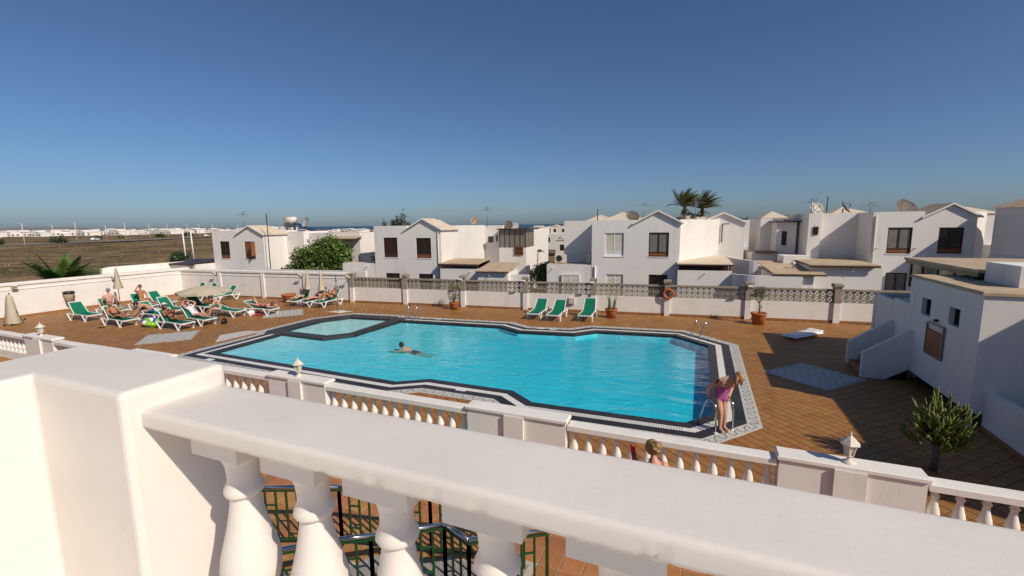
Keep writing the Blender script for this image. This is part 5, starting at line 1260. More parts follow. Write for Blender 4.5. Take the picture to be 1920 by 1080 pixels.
k = MB(); leaf_cloud(k, [(0.3,.3,3.7,1.6,1.3,1.6),(1.5,.3,4.0,1.65,1.3,1.65),(2.5,.3,3.7,1.3,1.1,1.4),(-1.4,.3,3.4,1.2,1.1,1.2),(-2.0,.1,2.3,1.5,1.1,0.95),(-3.0,.1,2.0,0.9,.9,0.7),(0.6,.1,2.4,2.6,1.3,0.9),(2.4,.2,2.6,1.2,1.0,0.9)], 8200, 0.27); k.build('crown', M['leaf'], T)
def frond(mb, base, az, up, L, droop, w=0.32, nl=22, m=vg, wind=None):
    pts = []; p = Vector(base); d = Vector((math.cos(az)*math.cos(up), math.sin(az)*math.cos(up), math.sin(up))); st_ = L/10
    for i in range(11):
        pts.append(p.copy()); p = p + d*st_; d = d + Vector((0,0,-droop*(0.3+i*0.13)))
        if wind: d = d + Vector(wind)*0.1
        d.normalize()
    mb.tube(pts, [0.035*(1-i/12) for i in range(11)], 4)
    for q in range(nl):
        f = 0.12+0.88*q/nl; i = min(9, int(f*10)); a = pts[i].lerp(pts[i+1], f*10-i); t = (pts[i+1]-pts[i]).normalized()
        side = t.cross(Vector((0,0,1)));
        if side.length < 1e-3: side = Vector((1,0,0))
        side.normalize(); ln = w*L*0.5*math.sin(math.pi*min(1, f*0.9+0.12))+0.1
        for s in (-1, 1):
            dd = (side*s + t*0.7 + Vector((0,0,-.25+m.uniform(-.15,.15)))).normalized()
            if wind: dd = (dd + Vector(wind)*0.5).normalized()
            b = a + dd*ln; ww = t*0.05*max(1, L*.45); mb.add([a-ww, a+ww, b+ww*.15, b-ww*.15], [(0,1,2,3)])
T = tree_thing('palm_bush', 'spreading palm crown rising behind the tall left wall', -39.2, 16.2, -1.0, 'palm', site=True)
k = MB(); k.tube([(0,0,0),(0,.1,1.0),(0.05,.1,2.0)],[.34,.3,.26],10); k.build('trunk', M['bark'], T); k = MB()
for i in range(40): frond(k, (0.05,.1,2.0), 2*math.pi*i/34*2.618*3+vg.uniform(-.2,.2), vg.uniform(.25,1.35), vg.uniform(2.0,2.9), vg.uniform(.06,.16), 0.34, 30)
k.build('crown', M['palm'], T)
for lab, s, t_, h, wind, n in (('left windblown palm above the roofs, tall and narrow',37.4,24,7.6,(1.0,.2,-.1),44),('right windblown palm above the roofs, leaning fronds to the right',39.2,25,7.4,(1.1,.1,0),48)):
    T = tree_thing('palm_tree', lab, s, t_, -1.0, 'palm', 'windblown palms above the roofs'); k = MB(); k.tube([(0,0,0),(.1,0,h*.5),(.05,0,h)],[.24,.18,.16],8); k.build('trunk', M['bark'], T); k = MB()
    for i in range(n): frond(k, (.05,0,h), 2.4*i+vg.uniform(-.2,.2), vg.uniform(.3,1.45), vg.uniform(1.6,2.4), vg.uniform(.05,.12), 0.36, 16, wind=wind)
    for i in range(8): frond(k, (.05,0,h-.1), .8*i, vg.uniform(-.9,-.4), vg.uniform(.7,1.1), .12, .3, 10, wind=wind)
    k.build('crown', M['palm_dry'], T)
for lab, s, t_, h in (('small palm top peeking between the two palms and the gable',43.6,32,5.6),('dark palm top at the left shoulder of the narrow gable',46.0,40,5.9),('palm top behind the gap right of the narrow gable',52.0,52,4.9)):
    T = tree_thing('palm_tree', lab, s, t_, -1.0, 'palm', 'far palm tops'); k = MB(); k.tube([(0,0,0),(0,0,h)],[.2,.14],7); k.build('trunk', M['bark'], T); k = MB()
    for i in range(20): frond(k, (0,0,h), 2.4*i, vg.uniform(-.1,1.2), vg.uniform(.8,1.2), .14, .36, 10)
    k.build('crown', M['leaf_dark'], T)
T = tree_thing('conifer_clump', 'dark clump of conifer tops behind the roof of the shuttered house', 4.6, 22, cat='tree')
k = MB(); cb = [(-.9,0,6.1,.38,.4,.9),(.2,.2,6.2,.45,.5,.95),(.9,0,6.4,.42,.5,1.15),(1.5,.2,6.6,.45,.5,1.35),(1.3,0,5.7,1.0,.6,.9),(2.3,0,6.0,.4,.4,.7)]
for b in cb: k.tube([(b[0],b[1],0),(b[0],b[1],b[2]+.3)],[.1,.03],6)
k.build('trunk', M['bark'], T); k = MB(); leaf_cloud(k, cb, 1700, .24, shell=.3); k.build('crown', M['leaf_dark'], T)
# airy layered tree and a round bush in the gap between the two centre houses
T = tree_thing('layered_tree', 'airy layered tree with feathery dark tiers in the gap between the centre houses', 21.6, 20, cat='tree')
k = MB(); br = []
for (x, y) in ((-.9,0),(.1,.2),(1.3,-.1)): k.tube([(x*.4,y,0),(x,y,1.7),(x+.1,y,4.4 if x < 1 else 3.4)],[.09,.06,.03],6)
k.build('trunk', M['bark'], T); k = MB()
for i in range(26):
    x = vg.choice((-.9,.1,.3,1.3))+vg.uniform(-.5,.5); z = vg.uniform(1.9,4.7) if x < 1 else vg.uniform(1.8,3.6); leaf_cloud(k, [(x+vg.uniform(-.3,.3),vg.uniform(-.5,.5),z,vg.uniform(.4,.75),.5,.10)], 46, .22, shell=.1, flat=.0)
k.build('crown', M['leaf_dark'], T)
T = tree_thing('round_bush', 'round green bush below the airy tree behind the lattice wall', 25.3, 11.5, cat='bush')
k = MB(); k.tube([(0,0,0),(.05,0,1.2),(0,0,2)],[.1,.08,.05],6); k.build('trunk', M['bark'], T); k = MB(); leaf_cloud(k, [(0,0,2.1,1.05,.9,.85),(-.6,0,1.7,.7,.7,.7),(.5,0,2.4,.7,.7,.65),(0.1,-.2,1.2,.9,.7,.6)], 2600, .2); k.build('crown', M['leaf'], T)
T = tree_thing('pale_shrub', 'thin pale shrub against the white wall left of the shuttered house', 11.9, 7.0, cat='bush')
k = MB(); k.tube([(0,0,0),(0,0,2.6)],[.05,.03],5); k.build('stem', M['bark'], T); k = MB(); leaf_cloud(k, [(0,0,3.4,.5,.4,.75),(.1,0,2.9,.6,.5,.5)], 330, .16, shell=.2); k.build('crown', M['leaf_olive'], T)
# candelabra cactus tree in the shaded courtyard
T = thing('candelabra_cactus', 'tree shaped candelabra cactus with many upright green arms in the shaded courtyard', 'cactus', (4.5,11.15,0))
k = MB(); k.tube([(0,0,-.02),(.02,0,.3),(0,.02,.62)],[.075,.06,.06],8); k.tube([(0,.02,.5),(.14,.1,.66),(.3,.15,.78)],[.045,.04,.03],6); k.tube([(0,.02,.55),(-.16,-.05,.7),(-.3,-.1,.82)],[.045,.04,.03],6); k.tube([(0,.0,.56),(.02,-.2,.74),(.05,-.33,.84)],[.045,.04,.03],6); k.build('trunk', M['bark'], T)
for i in range(260):
    d = rv(vg); d.z = abs(d.z)*1.0-0.2; q = vg.random()**.5; wob = 1+.35*noise.noise(Vector((d.x*2.2,d.y*2.2,d.z*2.2+3))); b = Vector((d.x*.47*q*wob, d.y*.47*q*wob, .66+max(-.1,d.z)*.92*q*wob+.1*vg.random())); ln = vg.uniform(.10,.30); lean = rv(vg)*.35; out = (Vector((d.x*.45,d.y*.45,1))+lean).normalized(); r0 = vg.uniform(.016,.030)
    c1 = b+Vector((d.x,d.y,0))*.05; tip = c1+out*ln+rv(vg)*.03; k = MB(); k.tube([b-Vector((d.x*.12,d.y*.12,.1)), b, c1+out*ln*.55, tip],[r0*.5,r0*.85,r0,r0*.3],5)
    for w_ in range(3):
        lp = c1.lerp(tip, vg.uniform(.2,1)); leaf_quad(k, lp, rv(vg)+out*.6, vg.uniform(.035,.07), vg.uniform(.014,.024), rv(vg))
    k.build('arm', M['cactus'], T)
# dry field: shrubs as things, scrub and stones as stuff
for i, (u, v, r, lab) in enumerate(((-262,90,3.0,'round dark shrub at the left edge beyond the road'),(-258,108,3.6,'larger round dark shrub beyond the road near the first street lamp'),(-310,146,2.7,'dark shrub beyond the road left of the third street lamp'),(-330,168,2.6,'yellow green shrub beyond the road behind the white car'),(-330,190,3.0,'round dark shrub beyond the road right of the white car'),(-352,222,3.4,'dark shrub beyond the road behind the two white poles'),(-95,58,1.9,'low dark green shrub at the foot of the two white poles'),(-90,54.5,1.5,'low shrub just left of the two white poles'),(-128,34,4.0,'wide low green shrub patch at the left edge of the field'))):
    T = thing('field_shrub', lab, 'shrub', (u,v,ground_z(u,v)), 0, 'shrubs in the dry field'); hh = .55 if i > 5 else .75
    k = MB(); k.tube([(0,0,-.2),(0,0,r*hh*.6)],[.15,.08],6); k.build('stem', M['bark'], T); k = MB(); leaf_cloud(k, [(0,0,r*hh*.7,r,r,r*hh*.8),(r*.5,r*.3,r*hh*.5,r*.7,r*.7,r*hh*.6),(-r*.6,-r*.2,r*hh*.5,r*.7,r*.7,r*hh*.55)], 420, .2*r+.2, shell=.4); k.build('foliage', M['leaf_olive' if i == 3 else 'leaf_dark'], T)
sc = MB(); stn = MB(); fr_ = random.Random(3)
for i in range(7000):
    u = -44-(fr_.random()**1.5)*190; v = fr_.uniform(6,150)
    if noise.noise(Vector((u*.05,v*.05,2))) < fr_.uniform(-.35,.5): continue
    if abs((u+236)+0.38*(v-90)) < 16 or u < -225: continue
    z = ground_z(u,v); h = fr_.uniform(.08,.24)*(1+(-44-u)/200)
    for q in range(5):
        a = fr_.uniform(0,6.28); r = fr_.uniform(.1,.5); p = Vector((u+r*math.cos(a)*.5,v+r*math.sin(a)*.5,z-.03)); d = Vector((math.cos(a)*.6,math.sin(a)*.6,1)).normalized(); x = Vector((-math.sin(a),math.cos(a),0))*h*.35; sc.add([p-x,p+x,p+d*h+x*.4,p+d*h-x*.4],[(0,1,2,3)])
o = sc.build('dry_scrub', mat('dry_scrub', (0.20,0.145,0.07), 1.0, isl=.5, hue=.03, spec=.1)); tag(o, 'dry brown scrub scattered over the field behind the left wall', 'scrub', kind='stuff')
for i in range(160):
    u = -46-fr_.random()*150; v = fr_.uniform(8,140)
    if abs((u+236)+0.38*(v-90)) < 16: continue
    z = ground_z(u,v); r = fr_.uniform(.06,.28)*(1.6 if fr_.random() < .08 else 1); q = [(u+r*math.cos(a)*fr_.uniform(.6,1.2),v+r*math.sin(a)*fr_.uniform(.6,1.2),z-.02) for a in (0,1.6,3.1,4.7)]+[(u,v,z+r*.7)]; stn.add(q,[(0,1,4),(1,2,4),(2,3,4),(3,0,4)])
o = stn.build('field_stones', M['limestone']); tag(o, 'pale stones strewn over the dry field', 'stones', kind='stuff')

# ------------------------------------------------------------------ people
SK = [mat('tanned_skin', (0.42,0.19,0.10), 0.55, var=.12, vscale=6, spec=.35), mat('fair_skin', (0.58,0.33,0.22), 0.55, var=.1, vscale=6, spec=.35), mat('pink_skin', (0.60,0.30,0.22), 0.55, var=.1, vscale=6, spec=.35), mat('brown_skin', (0.30,0.13,0.065), 0.55, var=.12, vscale=6, spec=.35)]
HAIR = {'grey': mat('grey_hair', (0.25,0.23,0.21), .6, var=.3, vscale=30), 'dark': mat('dark_hair', (0.022,0.014,0.010), .5, var=.3, vscale=30), 'blond': mat('blond_hair', (0.34,0.215,0.085), .5, var=.45, vscale=22, bump=.6, bscale=60), 'strawberry': mat('strawberry_blond_hair', (0.45,0.25,0.11), .5, var=.35, vscale=25, bump=.6, bscale=60), 'brown': mat('brown_hair', (0.08,0.04,0.02), .5, var=.3, vscale=30)}
def cloth(name, c, c2=None, vs=14): return mat(name, c, .7, var=.1 if not c2 else 0, vscale=vs, col2=c2, bump=.2, bscale=60)
CL = {'navy': cloth('navy_swim_trunks', (.012,.014,.035)), 'blue': cloth('blue_trunks', (.03,.10,.30)), 'pink': cloth('pink_patterned_swimsuit', (.66,.17,.45), (.14,.025,.12), 22), 'white': cloth('white_top', (.72,.68,.66)), 'red': cloth('red_swimwear', (.5,.06,.04)), 'black': cloth('black_swimwear', (.012,.012,.014)), 'cyan': cloth('cyan_bikini', (.05,.33,.42)), 'striped': cloth('orange_bikini', (.55,.22,.05)), 'greyc': cloth('grey_shorts', (.42,.42,.46))}
RAD = dict(pelvis=.132,belly=.118,chest=.138,nb=.085,neck=.052,sl=.066,sr=.066,el=.043,er=.043,wl=.030,wr=.030,hl=.036,hr=.036,hipl=.088,hipr=.088,kl=.058,kr=.058,al=.038,ar=.038,tl=.034,tr=.034)
EDG = [('pelvis','belly'),('belly','chest'),('chest','nb'),('nb','neck'),('chest','sl'),('sl','el'),('el','wl'),('wl','hl'),('chest','sr'),('sr','er'),('er','wr'),('wr','hr'),('pelvis','hipl'),('hipl','kl'),('kl','al'),('al','tl'),('pelvis','hipr'),('hipr','kr'),('kr','ar'),('ar','tr')]
def person(label, J, loc, rz=0.0, scale=1.0, skin=0, wear=(), hair='dark', hair_kind='short', look=(0,1,0), top=(0,0,1), fat=1.0, fingers=False, subdiv=1, extra=None):
    """J: joint positions; one continuous skinned body with head, hands and clothing; hair is its child"""
    J = {k_: Vector(v_) for k_, v_ in J.items()}
    if 'hl' not in J: J['hl'] = J['wl']+(J['wl']-J['el']).normalized()*.075
    if 'hr' not in J: J['hr'] = J['wr']+(J['wr']-J['er']).normalized()*.075
    if 'neck' not in J: J['neck'] = J['nb'].lerp(J['head'], .5)
    keys = list(RAD); me = bpy.data.meshes.new('person'); me.from_pydata([J[k_] for k_ in keys], [(keys.index(a), keys.index(b)) for a, b in EDG], [])
    tmp = bpy.data.objects.new('tmp_body', me); COL.objects.link(tmp); md = tmp.modifiers.new('skin', 'SKIN')
    for i, k_ in enumerate(keys):
        r = RAD[k_]*(fat if k_ in ('pelvis','belly','chest','hipl','hipr') else 1.0); me.skin_vertices[0].data[i].radius = (r, r*(0.82 if k_ in ('belly','chest','pelvis') else 1)); me.skin_vertices[0].data[i].use_root = (k_ == 'pelvis')
    md.use_smooth_shade = True; md.branch_smoothing = 0.4
    sb = tmp.modifiers.new('sub', 'SUBSURF'); sb.levels = subdiv+1; sb.render_levels = subdiv+1
    dg = bpy.context.evaluated_depsgraph_get(); bme = bpy.data.meshes.new_from_object(tmp.evaluated_get(dg)); bpy.data.objects.remove(tmp)
    look = Vector(look).normalized(); up = Vector(top); up = (up-look*up.dot(look)).normalized(); side = look.cross(up).normalized(); H = J['head']
    rot = Matrix((side, look, up)).transposed()
    hb = MB(); hb.ellipsoid(H,(.076,.098,.118),14,10,rot); hb.ellipsoid(H+look*.035-up*.055,(.055,.062,.065),10,8,rot); hb.ellipsoid(H+look*.10-up*.012,(.013,.022,.022),8,6,rot)
    for s in (-1,1): hb.ellipsoid(H+side*(s*.078)-up*.008,(.012,.022,.032),8,6,rot)
    # hands: five separate fingers, thumb from the side of the palm
    for w_, h_ in (('wl','hl'),('wr','hr')):
        d = (J[h_]-J[w_]).normalized(); sx = d.cross(Vector((0,0,1))); sx = sx.normalized() if sx.length > .05 else Vector((1,0,0)); nn_ = sx.cross(d).normalized()
        for q, (o_, ln) in enumerate(((-.030,.058),(-.010,.070),(.011,.066),(.031,.05))):
            b0 = J[h_]+d*.012+sx*o_; b1 = b0+d*ln*.55-nn_*.006; b2 = b1+d*ln*.45-nn_*.024; hb.tube([b0,b1,b2],[.0095,.0088,.007],5)
        b0 = J[h_]-d*.03+sx*(.034 if w_ == 'wl' else -.034); s1 = sx*(1 if w_ == 'wl' else -1); hb.tube([b0,b0+s1*.028+d*.028,b0+s1*.03+d*.06-nn_*.012],[.011,.010,.008],5)
    bm = bmesh.new(); bm.from_mesh(bme); hm = hb.mesh('hm', SK[skin]); bm.from_mesh(hm); bpy.data.meshes.remove(hm)
    mats = [SK[skin]] + [CL[c] for _, c in wear]
    regs = {'torso': lambda a,b,t: (a,b) in (('pelvis','belly'),('belly','chest')) or ((a,b) == ('chest','nb') and t < .25) or ((a,b) in (('pelvis','hipl'),('pelvis','hipr')) and t < 1.2), 'brief': lambda a,b,t: (a,b) in (('pelvis','hipl'),('pelvis','hipr')) or ((a,b) == ('pelvis','belly') and t < .35) , 'trunks': lambda a,b,t: (a,b) in (('pelvis','hipl'),('pelvis','hipr')) or ((a,b) == ('pelvis','belly') and t < .4) or ((a,b) in (('hipl','kl'),('hipr','kr')) and t < .4), 'shirt': lambda a,b,t: (a,b) in (('belly','chest'),('chest','nb')) or ((a,b) in (('chest','sl'),('chest','sr'))) or ((a,b) == ('pelvis','belly') and t > .3), 'bra': lambda a,b,t: ((a,b) == ('belly','chest') and t > .55) , 'shoes': lambda a,b,t: (a,b) in (('al','tl'),('ar','tr'))}
    for f in bm.faces:
        c = f.calc_center_median(); best = None; f.smooth = True; f.material_index = 0
        if (c-H).length < .16: continue
        for a, b in EDG:
            pa, pb = J[a], J[b]; e = pb-pa; t_ = max(0, min(1, (c-pa).dot(e)/max(1e-6, e.length_squared))); dd = (c-(pa+e*t_)).length - RAD[a]*(1-t_)-RAD[b]*t_
            if best is None or dd < best[0]: best = (dd, a, b, t_)
        for i, (rg, _) in enumerate(wear):
            if regs[rg](best[1], best[2], best[3]): f.material_index = i+1
    out = bpy.data.meshes.new('person'); bm.to_mesh(out); bm.free(); bpy.data.meshes.remove(bme)
    for m_ in mats: out.materials.append(m_)
    o = link('person', out, None, loc, rz); o.scale = (scale,)*3; tag(o, label, 'person')
    # hair
    k = MB()
    def cap(c, r, lo):
        nn = 14; vs_ = []; fs = []; mm = 7
        for i in range(mm+1):
            t_ = math.pi*(lo)*i/mm
            for q in range(nn):
                a = 2*math.pi*q/nn; p = Vector((r[0]*math.sin(t_)*math.cos(a), r[1]*math.sin(t_)*math.sin(a), r[2]*math.cos(t_))); p = p*(1+.05*noise.noise(p*40)); vs_.append(rot @ Matrix.Rotation(R(38),3,'X') @ p + c)
        for i in range(mm):
            for q in range(nn): l = (q+1) % nn; fs.append((i*nn+q,(i+1)*nn+q,(i+1)*nn+l,i*nn+l))
        k.smooth = True; k.add(vs_, fs)
    cap(H+up*.008-look*.008, (.088,.108,.125), .62 if hair_kind == 'short' else .68)
    if hair_kind == 'bun':
        cap(H+up*.008-look*.012, (.096,.118,.128), .72)
        for q in range(7):
            a = q*.9; c = H-look*(.10+.02*math.sin(a*2))+up*(.02+.075*math.cos(a)*.8)+side*(.06*math.sin(a)); k.tube([c-side*.03+up*.02, c+look*-.03, c+side*.035-up*.02],[.02,.034,.018],6)
        k.ellipsoid(H-look*.13+up*.05,(.06,.05,.06),10,8,rot)
    if hair_kind == 'long':
        for q in range(16):
            a = -1.5+q*.2; c0 = H+side*(.085*math.sin(a))-look*(.085*math.cos(a)); k.tube([c0+up*.05, c0*1.0+Vector((0,0,-.07))+side*.01*math.sin(q*3), c0+Vector((0,0,-.20-.03*math.sin(q*2)))],[.026,.028,.010],5)
    k.build('hair', HAIR[hair], o)
    if extra: extra(o, H, look, side, up)
    return o
def on_lounger(key, x, y): pass
# reclining pose in lounger coordinates (scaled with the lounger)
def recline(arms='side', knee=.50, back=50, turn=0):
    ca, sa = math.cos(R(back)), math.sin(R(back)); hy, hz = .70, .47
    def up(l, off=0): return (0, hy-l*ca, hz+l*sa)
    c = up(.34); n = up(.50); h = up(.70)
    J = dict(pelvis=(0,hy,hz),belly=up(.17),chest=c,nb=n,head=(0,h[1]+.03,h[2]+.02),sl=(-.18,up(.45)[1],up(.45)[2]),sr=(.18,up(.45)[1],up(.45)[2]),hipl=(-.09,hy+.08,hz-.01),hipr=(.09,hy+.08,hz-.01),kl=(-.11,hy+.47,knee),kr=(.10,hy+.47,knee+.02),al=(-.10,hy+.86,.43),ar=(.10,hy+.88,.43),tl=(-.11,hy+.93,.54),tr=(.11,hy+.95,.54))
    if arms == 'side': J.update(el=(-.27,.62,.56),wl=(-.24,.86,.50),er=(.27,.62,.56),wr=(.24,.86,.50))
    elif arms == 'read': J.update(el=(-.24,.62,.62),wl=(-.08,.78,.85),er=(.24,.62,.62),wr=(.08,.78,.85))
    elif arms == 'head': J.update(el=(-.33,.40,1.0),wl=(-.13,.25,1.10),er=(.33,.40,1.0),wr=(.13,.25,1.10))
    return J
def lpos(key): o = LG[key]; return o.location, o.rotation_euler.z
def glasses(o, H, look, side, up):
    k = MB(); rot = Matrix((side, look, up)).transposed()
    for s in (-1,1): k.ellipsoid(H+look*.096+side*(s*.033)+up*.018,(.027,.008,.02),8,6,rot); k.bar(H+look*.09+side*(s*.05)+up*.02, H+side*(s*.083)+up*.02, .006)
    k.bar(H+look*.1-side*.01+up*.02, H+look*.1+side*.01+up*.02,.006); k.build('sunglasses', M['black'], o)
def hat(o, H, look, side, up):
    k = MB(); rot = Matrix((side, look, up)).transposed(); k.ellipsoid(H+up*.075,(.16,.17,.02),14,6,rot); k.ellipsoid(H+up*.09,(.09,.11,.075),12,8,rot); k.build('hat', CL['white'], o)
S_ = 1.08
l, r_ = lpos('3'); person('man sunbathing on his back with sunglasses in the front row of loungers', recline('side'), l, r_, S_, 0, [('trunks','navy')], 'grey','short',(0,.75,.6),(0,-.6,.75),1.15,extra=glasses)
l, r_ = lpos('8'); person('person in a white cap reading on the frontmost lounger beside the swim ring', recline('read'), l, r_, S_, 3, [('brief','black'),('bra','black')], 'brown','long',(0,.9,.2),(0,-.2,.9),1.0,extra=hat)
l, r_ = lpos('9'); person('person in a white top lying back on the lounger behind the reader', recline('head'), l, r_, S_, 2, [('shirt','white'),('trunks','white')], 'dark','short',(0,.75,.6),(0,-.6,.75),1.05,extra=glasses)
# man with his back to the camera, sitting on the edge of his lounger
l, r_ = lpos('2'); J = dict(pelvis=(0.0,1.0,.50),belly=(0,1.0,.68),chest=(.02,1.01,.92),nb=(.02,1.02,1.12),head=(.0,1.05,1.33),sl=(-.20,1.02,1.06),sr=(.21,1.0,1.06),el=(-.30,1.02,.78),er=(.32,.98,.78),wl=(-.26,1.14,.55),wr=(.28,1.14,.55),hipl=(-.09,1.07,.49),hipr=(.09,1.07,.49),kl=(-.15,1.48,.50),kr=(.15,1.48,.50),al=(-.17,1.56,.08),ar=(.17,1.56,.08),tl=(-.18,1.70,.05),tr=(.18,1.70,.05))
person('grey haired man sitting with his sunburnt bare back to the camera', J, (-30.75,14.75,0), R(67), 1.1, 2, [('trunks','navy')], 'grey','short',(-.5,.8,-.1),(0,0,1),1.15)
l, r_ = lpos('4'); J = dict(pelvis=(0,.85,.50),belly=(0,.82,.70),chest=(0,.80,.92),nb=(0,.79,1.12),head=(0,.82,1.33),sl=(-.17,.80,1.07),sr=(.17,.80,1.07),el=(-.27,.85,.82),er=(.33,.90,1.12),wl=(-.16,1.05,.62),wr=(.15,.88,1.33),hipl=(-.09,.92,.49),hipr=(.09,.92,.49),kl=(-.12,1.33,.55),kr=(.12,1.33,.55),al=(-.12,1.72,.44),ar=(.12,1.72,.44),tl=(-.13,1.80,.52),tr=(.13,1.80,.52))
person('tanned woman with sunglasses sitting up on the lounger against the left wall', J, (l.x,l.y,0), r_, 1.1, 0, [('brief','striped'),('bra','striped')], 'brown','short',(.2,.95,0),(0,0,1),.95,extra=glasses)
l, r_ = lpos('5'); J = dict(pelvis=(0.05,1.15,.48),belly=(0,1.02,.62),chest=(-.03,.84,.74),nb=(-.05,.68,.82),head=(-.06,.50,.86),sl=(-.22,.76,.76),sr=(.16,.74,.80),el=(-.40,.62,.52),er=(-.02,.50,.52),wl=(-.36,.46,.30),wr=(-.12,.36,.32),hipl=(-.06,1.12,.46),hipr=(.12,1.12,.46),kl=(-.36,.92,.40),kr=(-.20,.74,.46),al=(-.58,.62,.09),ar=(-.44,.46,.09),tl=(-.66,.52,.05),tr=(-.52,.36,.05))
person('dark haired man in blue trunks bending forward beside the swim ring', J, (-28.45,14.15,0), R(-23), 1.1, 1, [('trunks','blue')], 'dark','short',(-.2,-.8,-.55),(0,-.3,.9),1.15)
l, r_ = lpos('11'); J = dict(pelvis=(.0,.95,.46),belly=(-.08,.93,.62),chest=(-.20,.90,.82),nb=(-.30,.87,.96),head=(-.44,.84,1.05),sl=(-.26,1.05,.90),sr=(-.27,.72,.90),el=(-.42,1.10,.66),er=(-.40,.66,.68),wl=(-.55,.98,.45),wr=(-.56,.78,.46),hipl=(-.05,1.03,.45),hipr=(-.05,.87,.45),kl=(-.44,1.10,.52),kr=(-.45,.80,.52),al=(-.56,1.12,.10),ar=(-.60,.82,.10),tl=(-.72,1.12,.05),tr=(-.76,.80,.05))
person('person in grey shorts sitting sideways and bending forward at the right end of the group', J, (-23.9,16.4,0), R(55), 1.1, 1, [('trunks','greyc'),('shoes','navy')], 'dark','short',(-.8,0,-.5),(-.3,0,.9),1.0)
l, r_ = lpos('12'); J = dict(pelvis=(0,1.0,.47),belly=(0,1.16,.47),chest=(0,1.34,.48),nb=(0,1.49,.50),head=(0.02,1.66,.54),sl=(-.18,1.44,.48),sr=(.18,1.44,.48),el=(-.30,1.62,.44),er=(.30,1.62,.44),wl=(-.14,1.78,.44),wr=(.14,1.78,.44),hipl=(-.09,.92,.46),hipr=(.09,.92,.46),kl=(-.11,.52,.50),kr=(.12,.52,.50),al=(-.10,.34,.86),ar=(.14,.20,.56),tl=(-.10,.40,.95),tr=(.15,.10,.55))
person('person in red swimwear lying face down on the right end lounger with one foot raised', J, (l.x,l.y,0), r_, 1.1, 2, [('brief','red'),('bra','red')], 'brown','short',(0.2,.6,-.7),(0,.7,.6),1.0)
l, r_ = lpos('16'); person('sunbather in a cyan bikini lying left of the two closed parasols', recline('read', .52), l, r_, S_, 1, [('brief','cyan'),('bra','cyan')], 'dark','short',(0,.85,.4),(0,-.4,.85),1.0)
l, r_ = lpos('17'); person('tanned sunbather with bent knees right of the two closed parasols', recline('read', .78), l, r_, S_, 0, [('brief','striped')], 'dark','short',(0,.85,.4),(0,-.4,.85),1.1,extra=glasses)
l, r_ = lpos('18'); person('dark haired sunbather lying between the two closed parasols', recline('side', .5, 34), l, r_, S_, 2, [('trunks','navy')], 'dark','short',(0,.7,.7),(0,-.7,.7),1.05)
# swimmer, breast stroke towards the left end of the pool
J = dict(pelvis=(.42,0,-.10),belly=(.24,0,-.07),chest=(.05,0,-.03),nb=(-.10,0,.03),head=(-.22,0,.16),sl=(-.05,-.19,-.02),sr=(-.05,.19,-.0),el=(-.34,-.30,-.08),er=(-.26,.36,-.06),wl=(-.62,-.26,-.10),wr=(-.50,.50,-.08),hipl=(.48,-.09,-.11),hipr=(.48,.09,-.11),kl=(.85,-.12,-.14),kr=(.86,.12,-.14),al=(1.22,-.14,-.13),ar=(1.22,.16,-.13),tl=(1.36,-.15,-.13),tr=(1.36,.17,-.13))
person('dark haired swimmer in navy trunks crossing the middle of the pool', J, (-11.15,15.25,-.085), R(-3), 1.05, 1, [('trunks','navy')], 'dark','short',(-.95,-.1,0),(0,0,1),1.1)
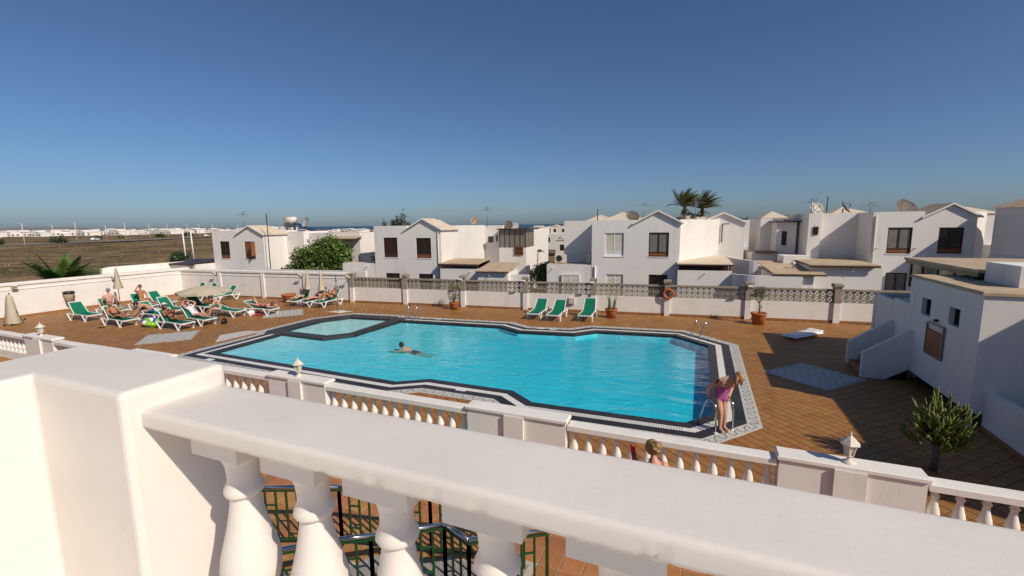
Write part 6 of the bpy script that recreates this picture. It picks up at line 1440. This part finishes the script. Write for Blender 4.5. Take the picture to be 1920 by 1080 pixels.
# woman in the pink swimsuit bending beside the near right ladder
f = Vector((.62,-.78,0)); lf = Vector((.78,.62,0))
def W(fx, lx, z): p = f*fx+lf*lx; return (p.x,p.y,z)
J = dict(pelvis=W(-.07,0,.80),belly=W(-.03,.01,.96),chest=W(.05,.03,1.15),nb=W(.19,.06,1.28),head=W(.32,.13,1.335),sl=W(.08,.22,1.21),sr=W(.06,-.16,1.23),el=W(-.06,.30,.98),er=W(-.14,-.30,1.0),wl=W(.02,.17,.84),wr=W(-.20,-.20,.80),hipl=W(-.08,.09,.78),hipr=W(-.08,-.09,.78),kl=W(.03,.06,.44),kr=W(.02,-.04,.44),al=W(-.02,.10,.075),ar=W(-.0,-.03,.075),tl=W(.13,.11,.035),tr=W(.15,-.05,.035))
person('woman in a pink patterned swimsuit bending over beside the near right pool ladder', J, (0.62,11.52,0.005), 0, 1.08, 1, [('torso','pink')], 'strawberry','long',(.62,-.5,-.62),(.35,-.4,.8),1.32,fingers=True,subdiv=1)
# blond woman seen from behind, at the balustrade
f = Vector((-.62,.78,0)); lf = Vector((-.78,-.62,0))
J = dict(pelvis=W(0,0,.92),belly=W(.0,0,1.08),chest=W(0,0,1.28),nb=W(.02,0,1.44),head=W(.09,.01,1.62),sl=W(.03,.19,1.37),sr=W(0,-.18,1.37),el=W(.10,.30,1.14),er=W(.06,-.26,1.08),wl=W(.26,.17,1.30),wr=W(.24,-.20,1.0),hipl=W(0,.09,.90),hipr=W(0,-.09,.90),kl=W(.03,.1,.48),kr=W(.03,-.1,.48),al=W(-.02,.1,.075),ar=W(-.02,-.1,.075),tl=W(.14,.12,.035),tr=W(.14,-.12,.035),hl=W(.31,.16,1.35))
bl_o = person('blond woman with pinned up hair and bare shoulders standing before the balustrade, back to camera', J, (-.50,6.72,0.02), 0, 1.0, 2, [('torso','black')], 'blond','bun',(-.75,.62,-.25),(0,0,1),1.0,fingers=True,subdiv=1)
k = MB()
for s in (-1, 1): k.tube([W(.09,s*.07,1.45),W(-.03,s*.09,1.47),W(-.10,s*.10,1.36),W(-.13,s*.09,1.2)],.007,5)
k.build('straps', CL['black'], bl_o)
k = MB(); hc = Vector(J['head']); k.bar(hc+Vector((.06,-.06,.05)),hc+Vector((.10,-.10,-.05)),.014); k.build('hair_clip', M['black'], bl_o)
p0 = Vector(W(.335,.155,1.35)) + Vector((-.50,6.72,.02)); t = thing('drink_bottle', 'red and orange bottle held up by the blond woman', 'bottle', p0, 0, scale=1.25); t.rotation_euler = (R(-14), R(-12), 0)
k = MB(); k.lathe([(.024,.052),(.031,.060),(.031,.155),(.026,.165),(.024,.163)],16); k.build('upper_body', M['red'], t); k = MB(); k.lathe([(.020,-.055),(.031,-.04),(.0312,.0595),(.03,.0596)],16); k.build('lower_body', M['orange'], t)
k = MB(); k.lathe([(.024,.166),(.02,.168)],14); k.build('lid', M['steel'], t)
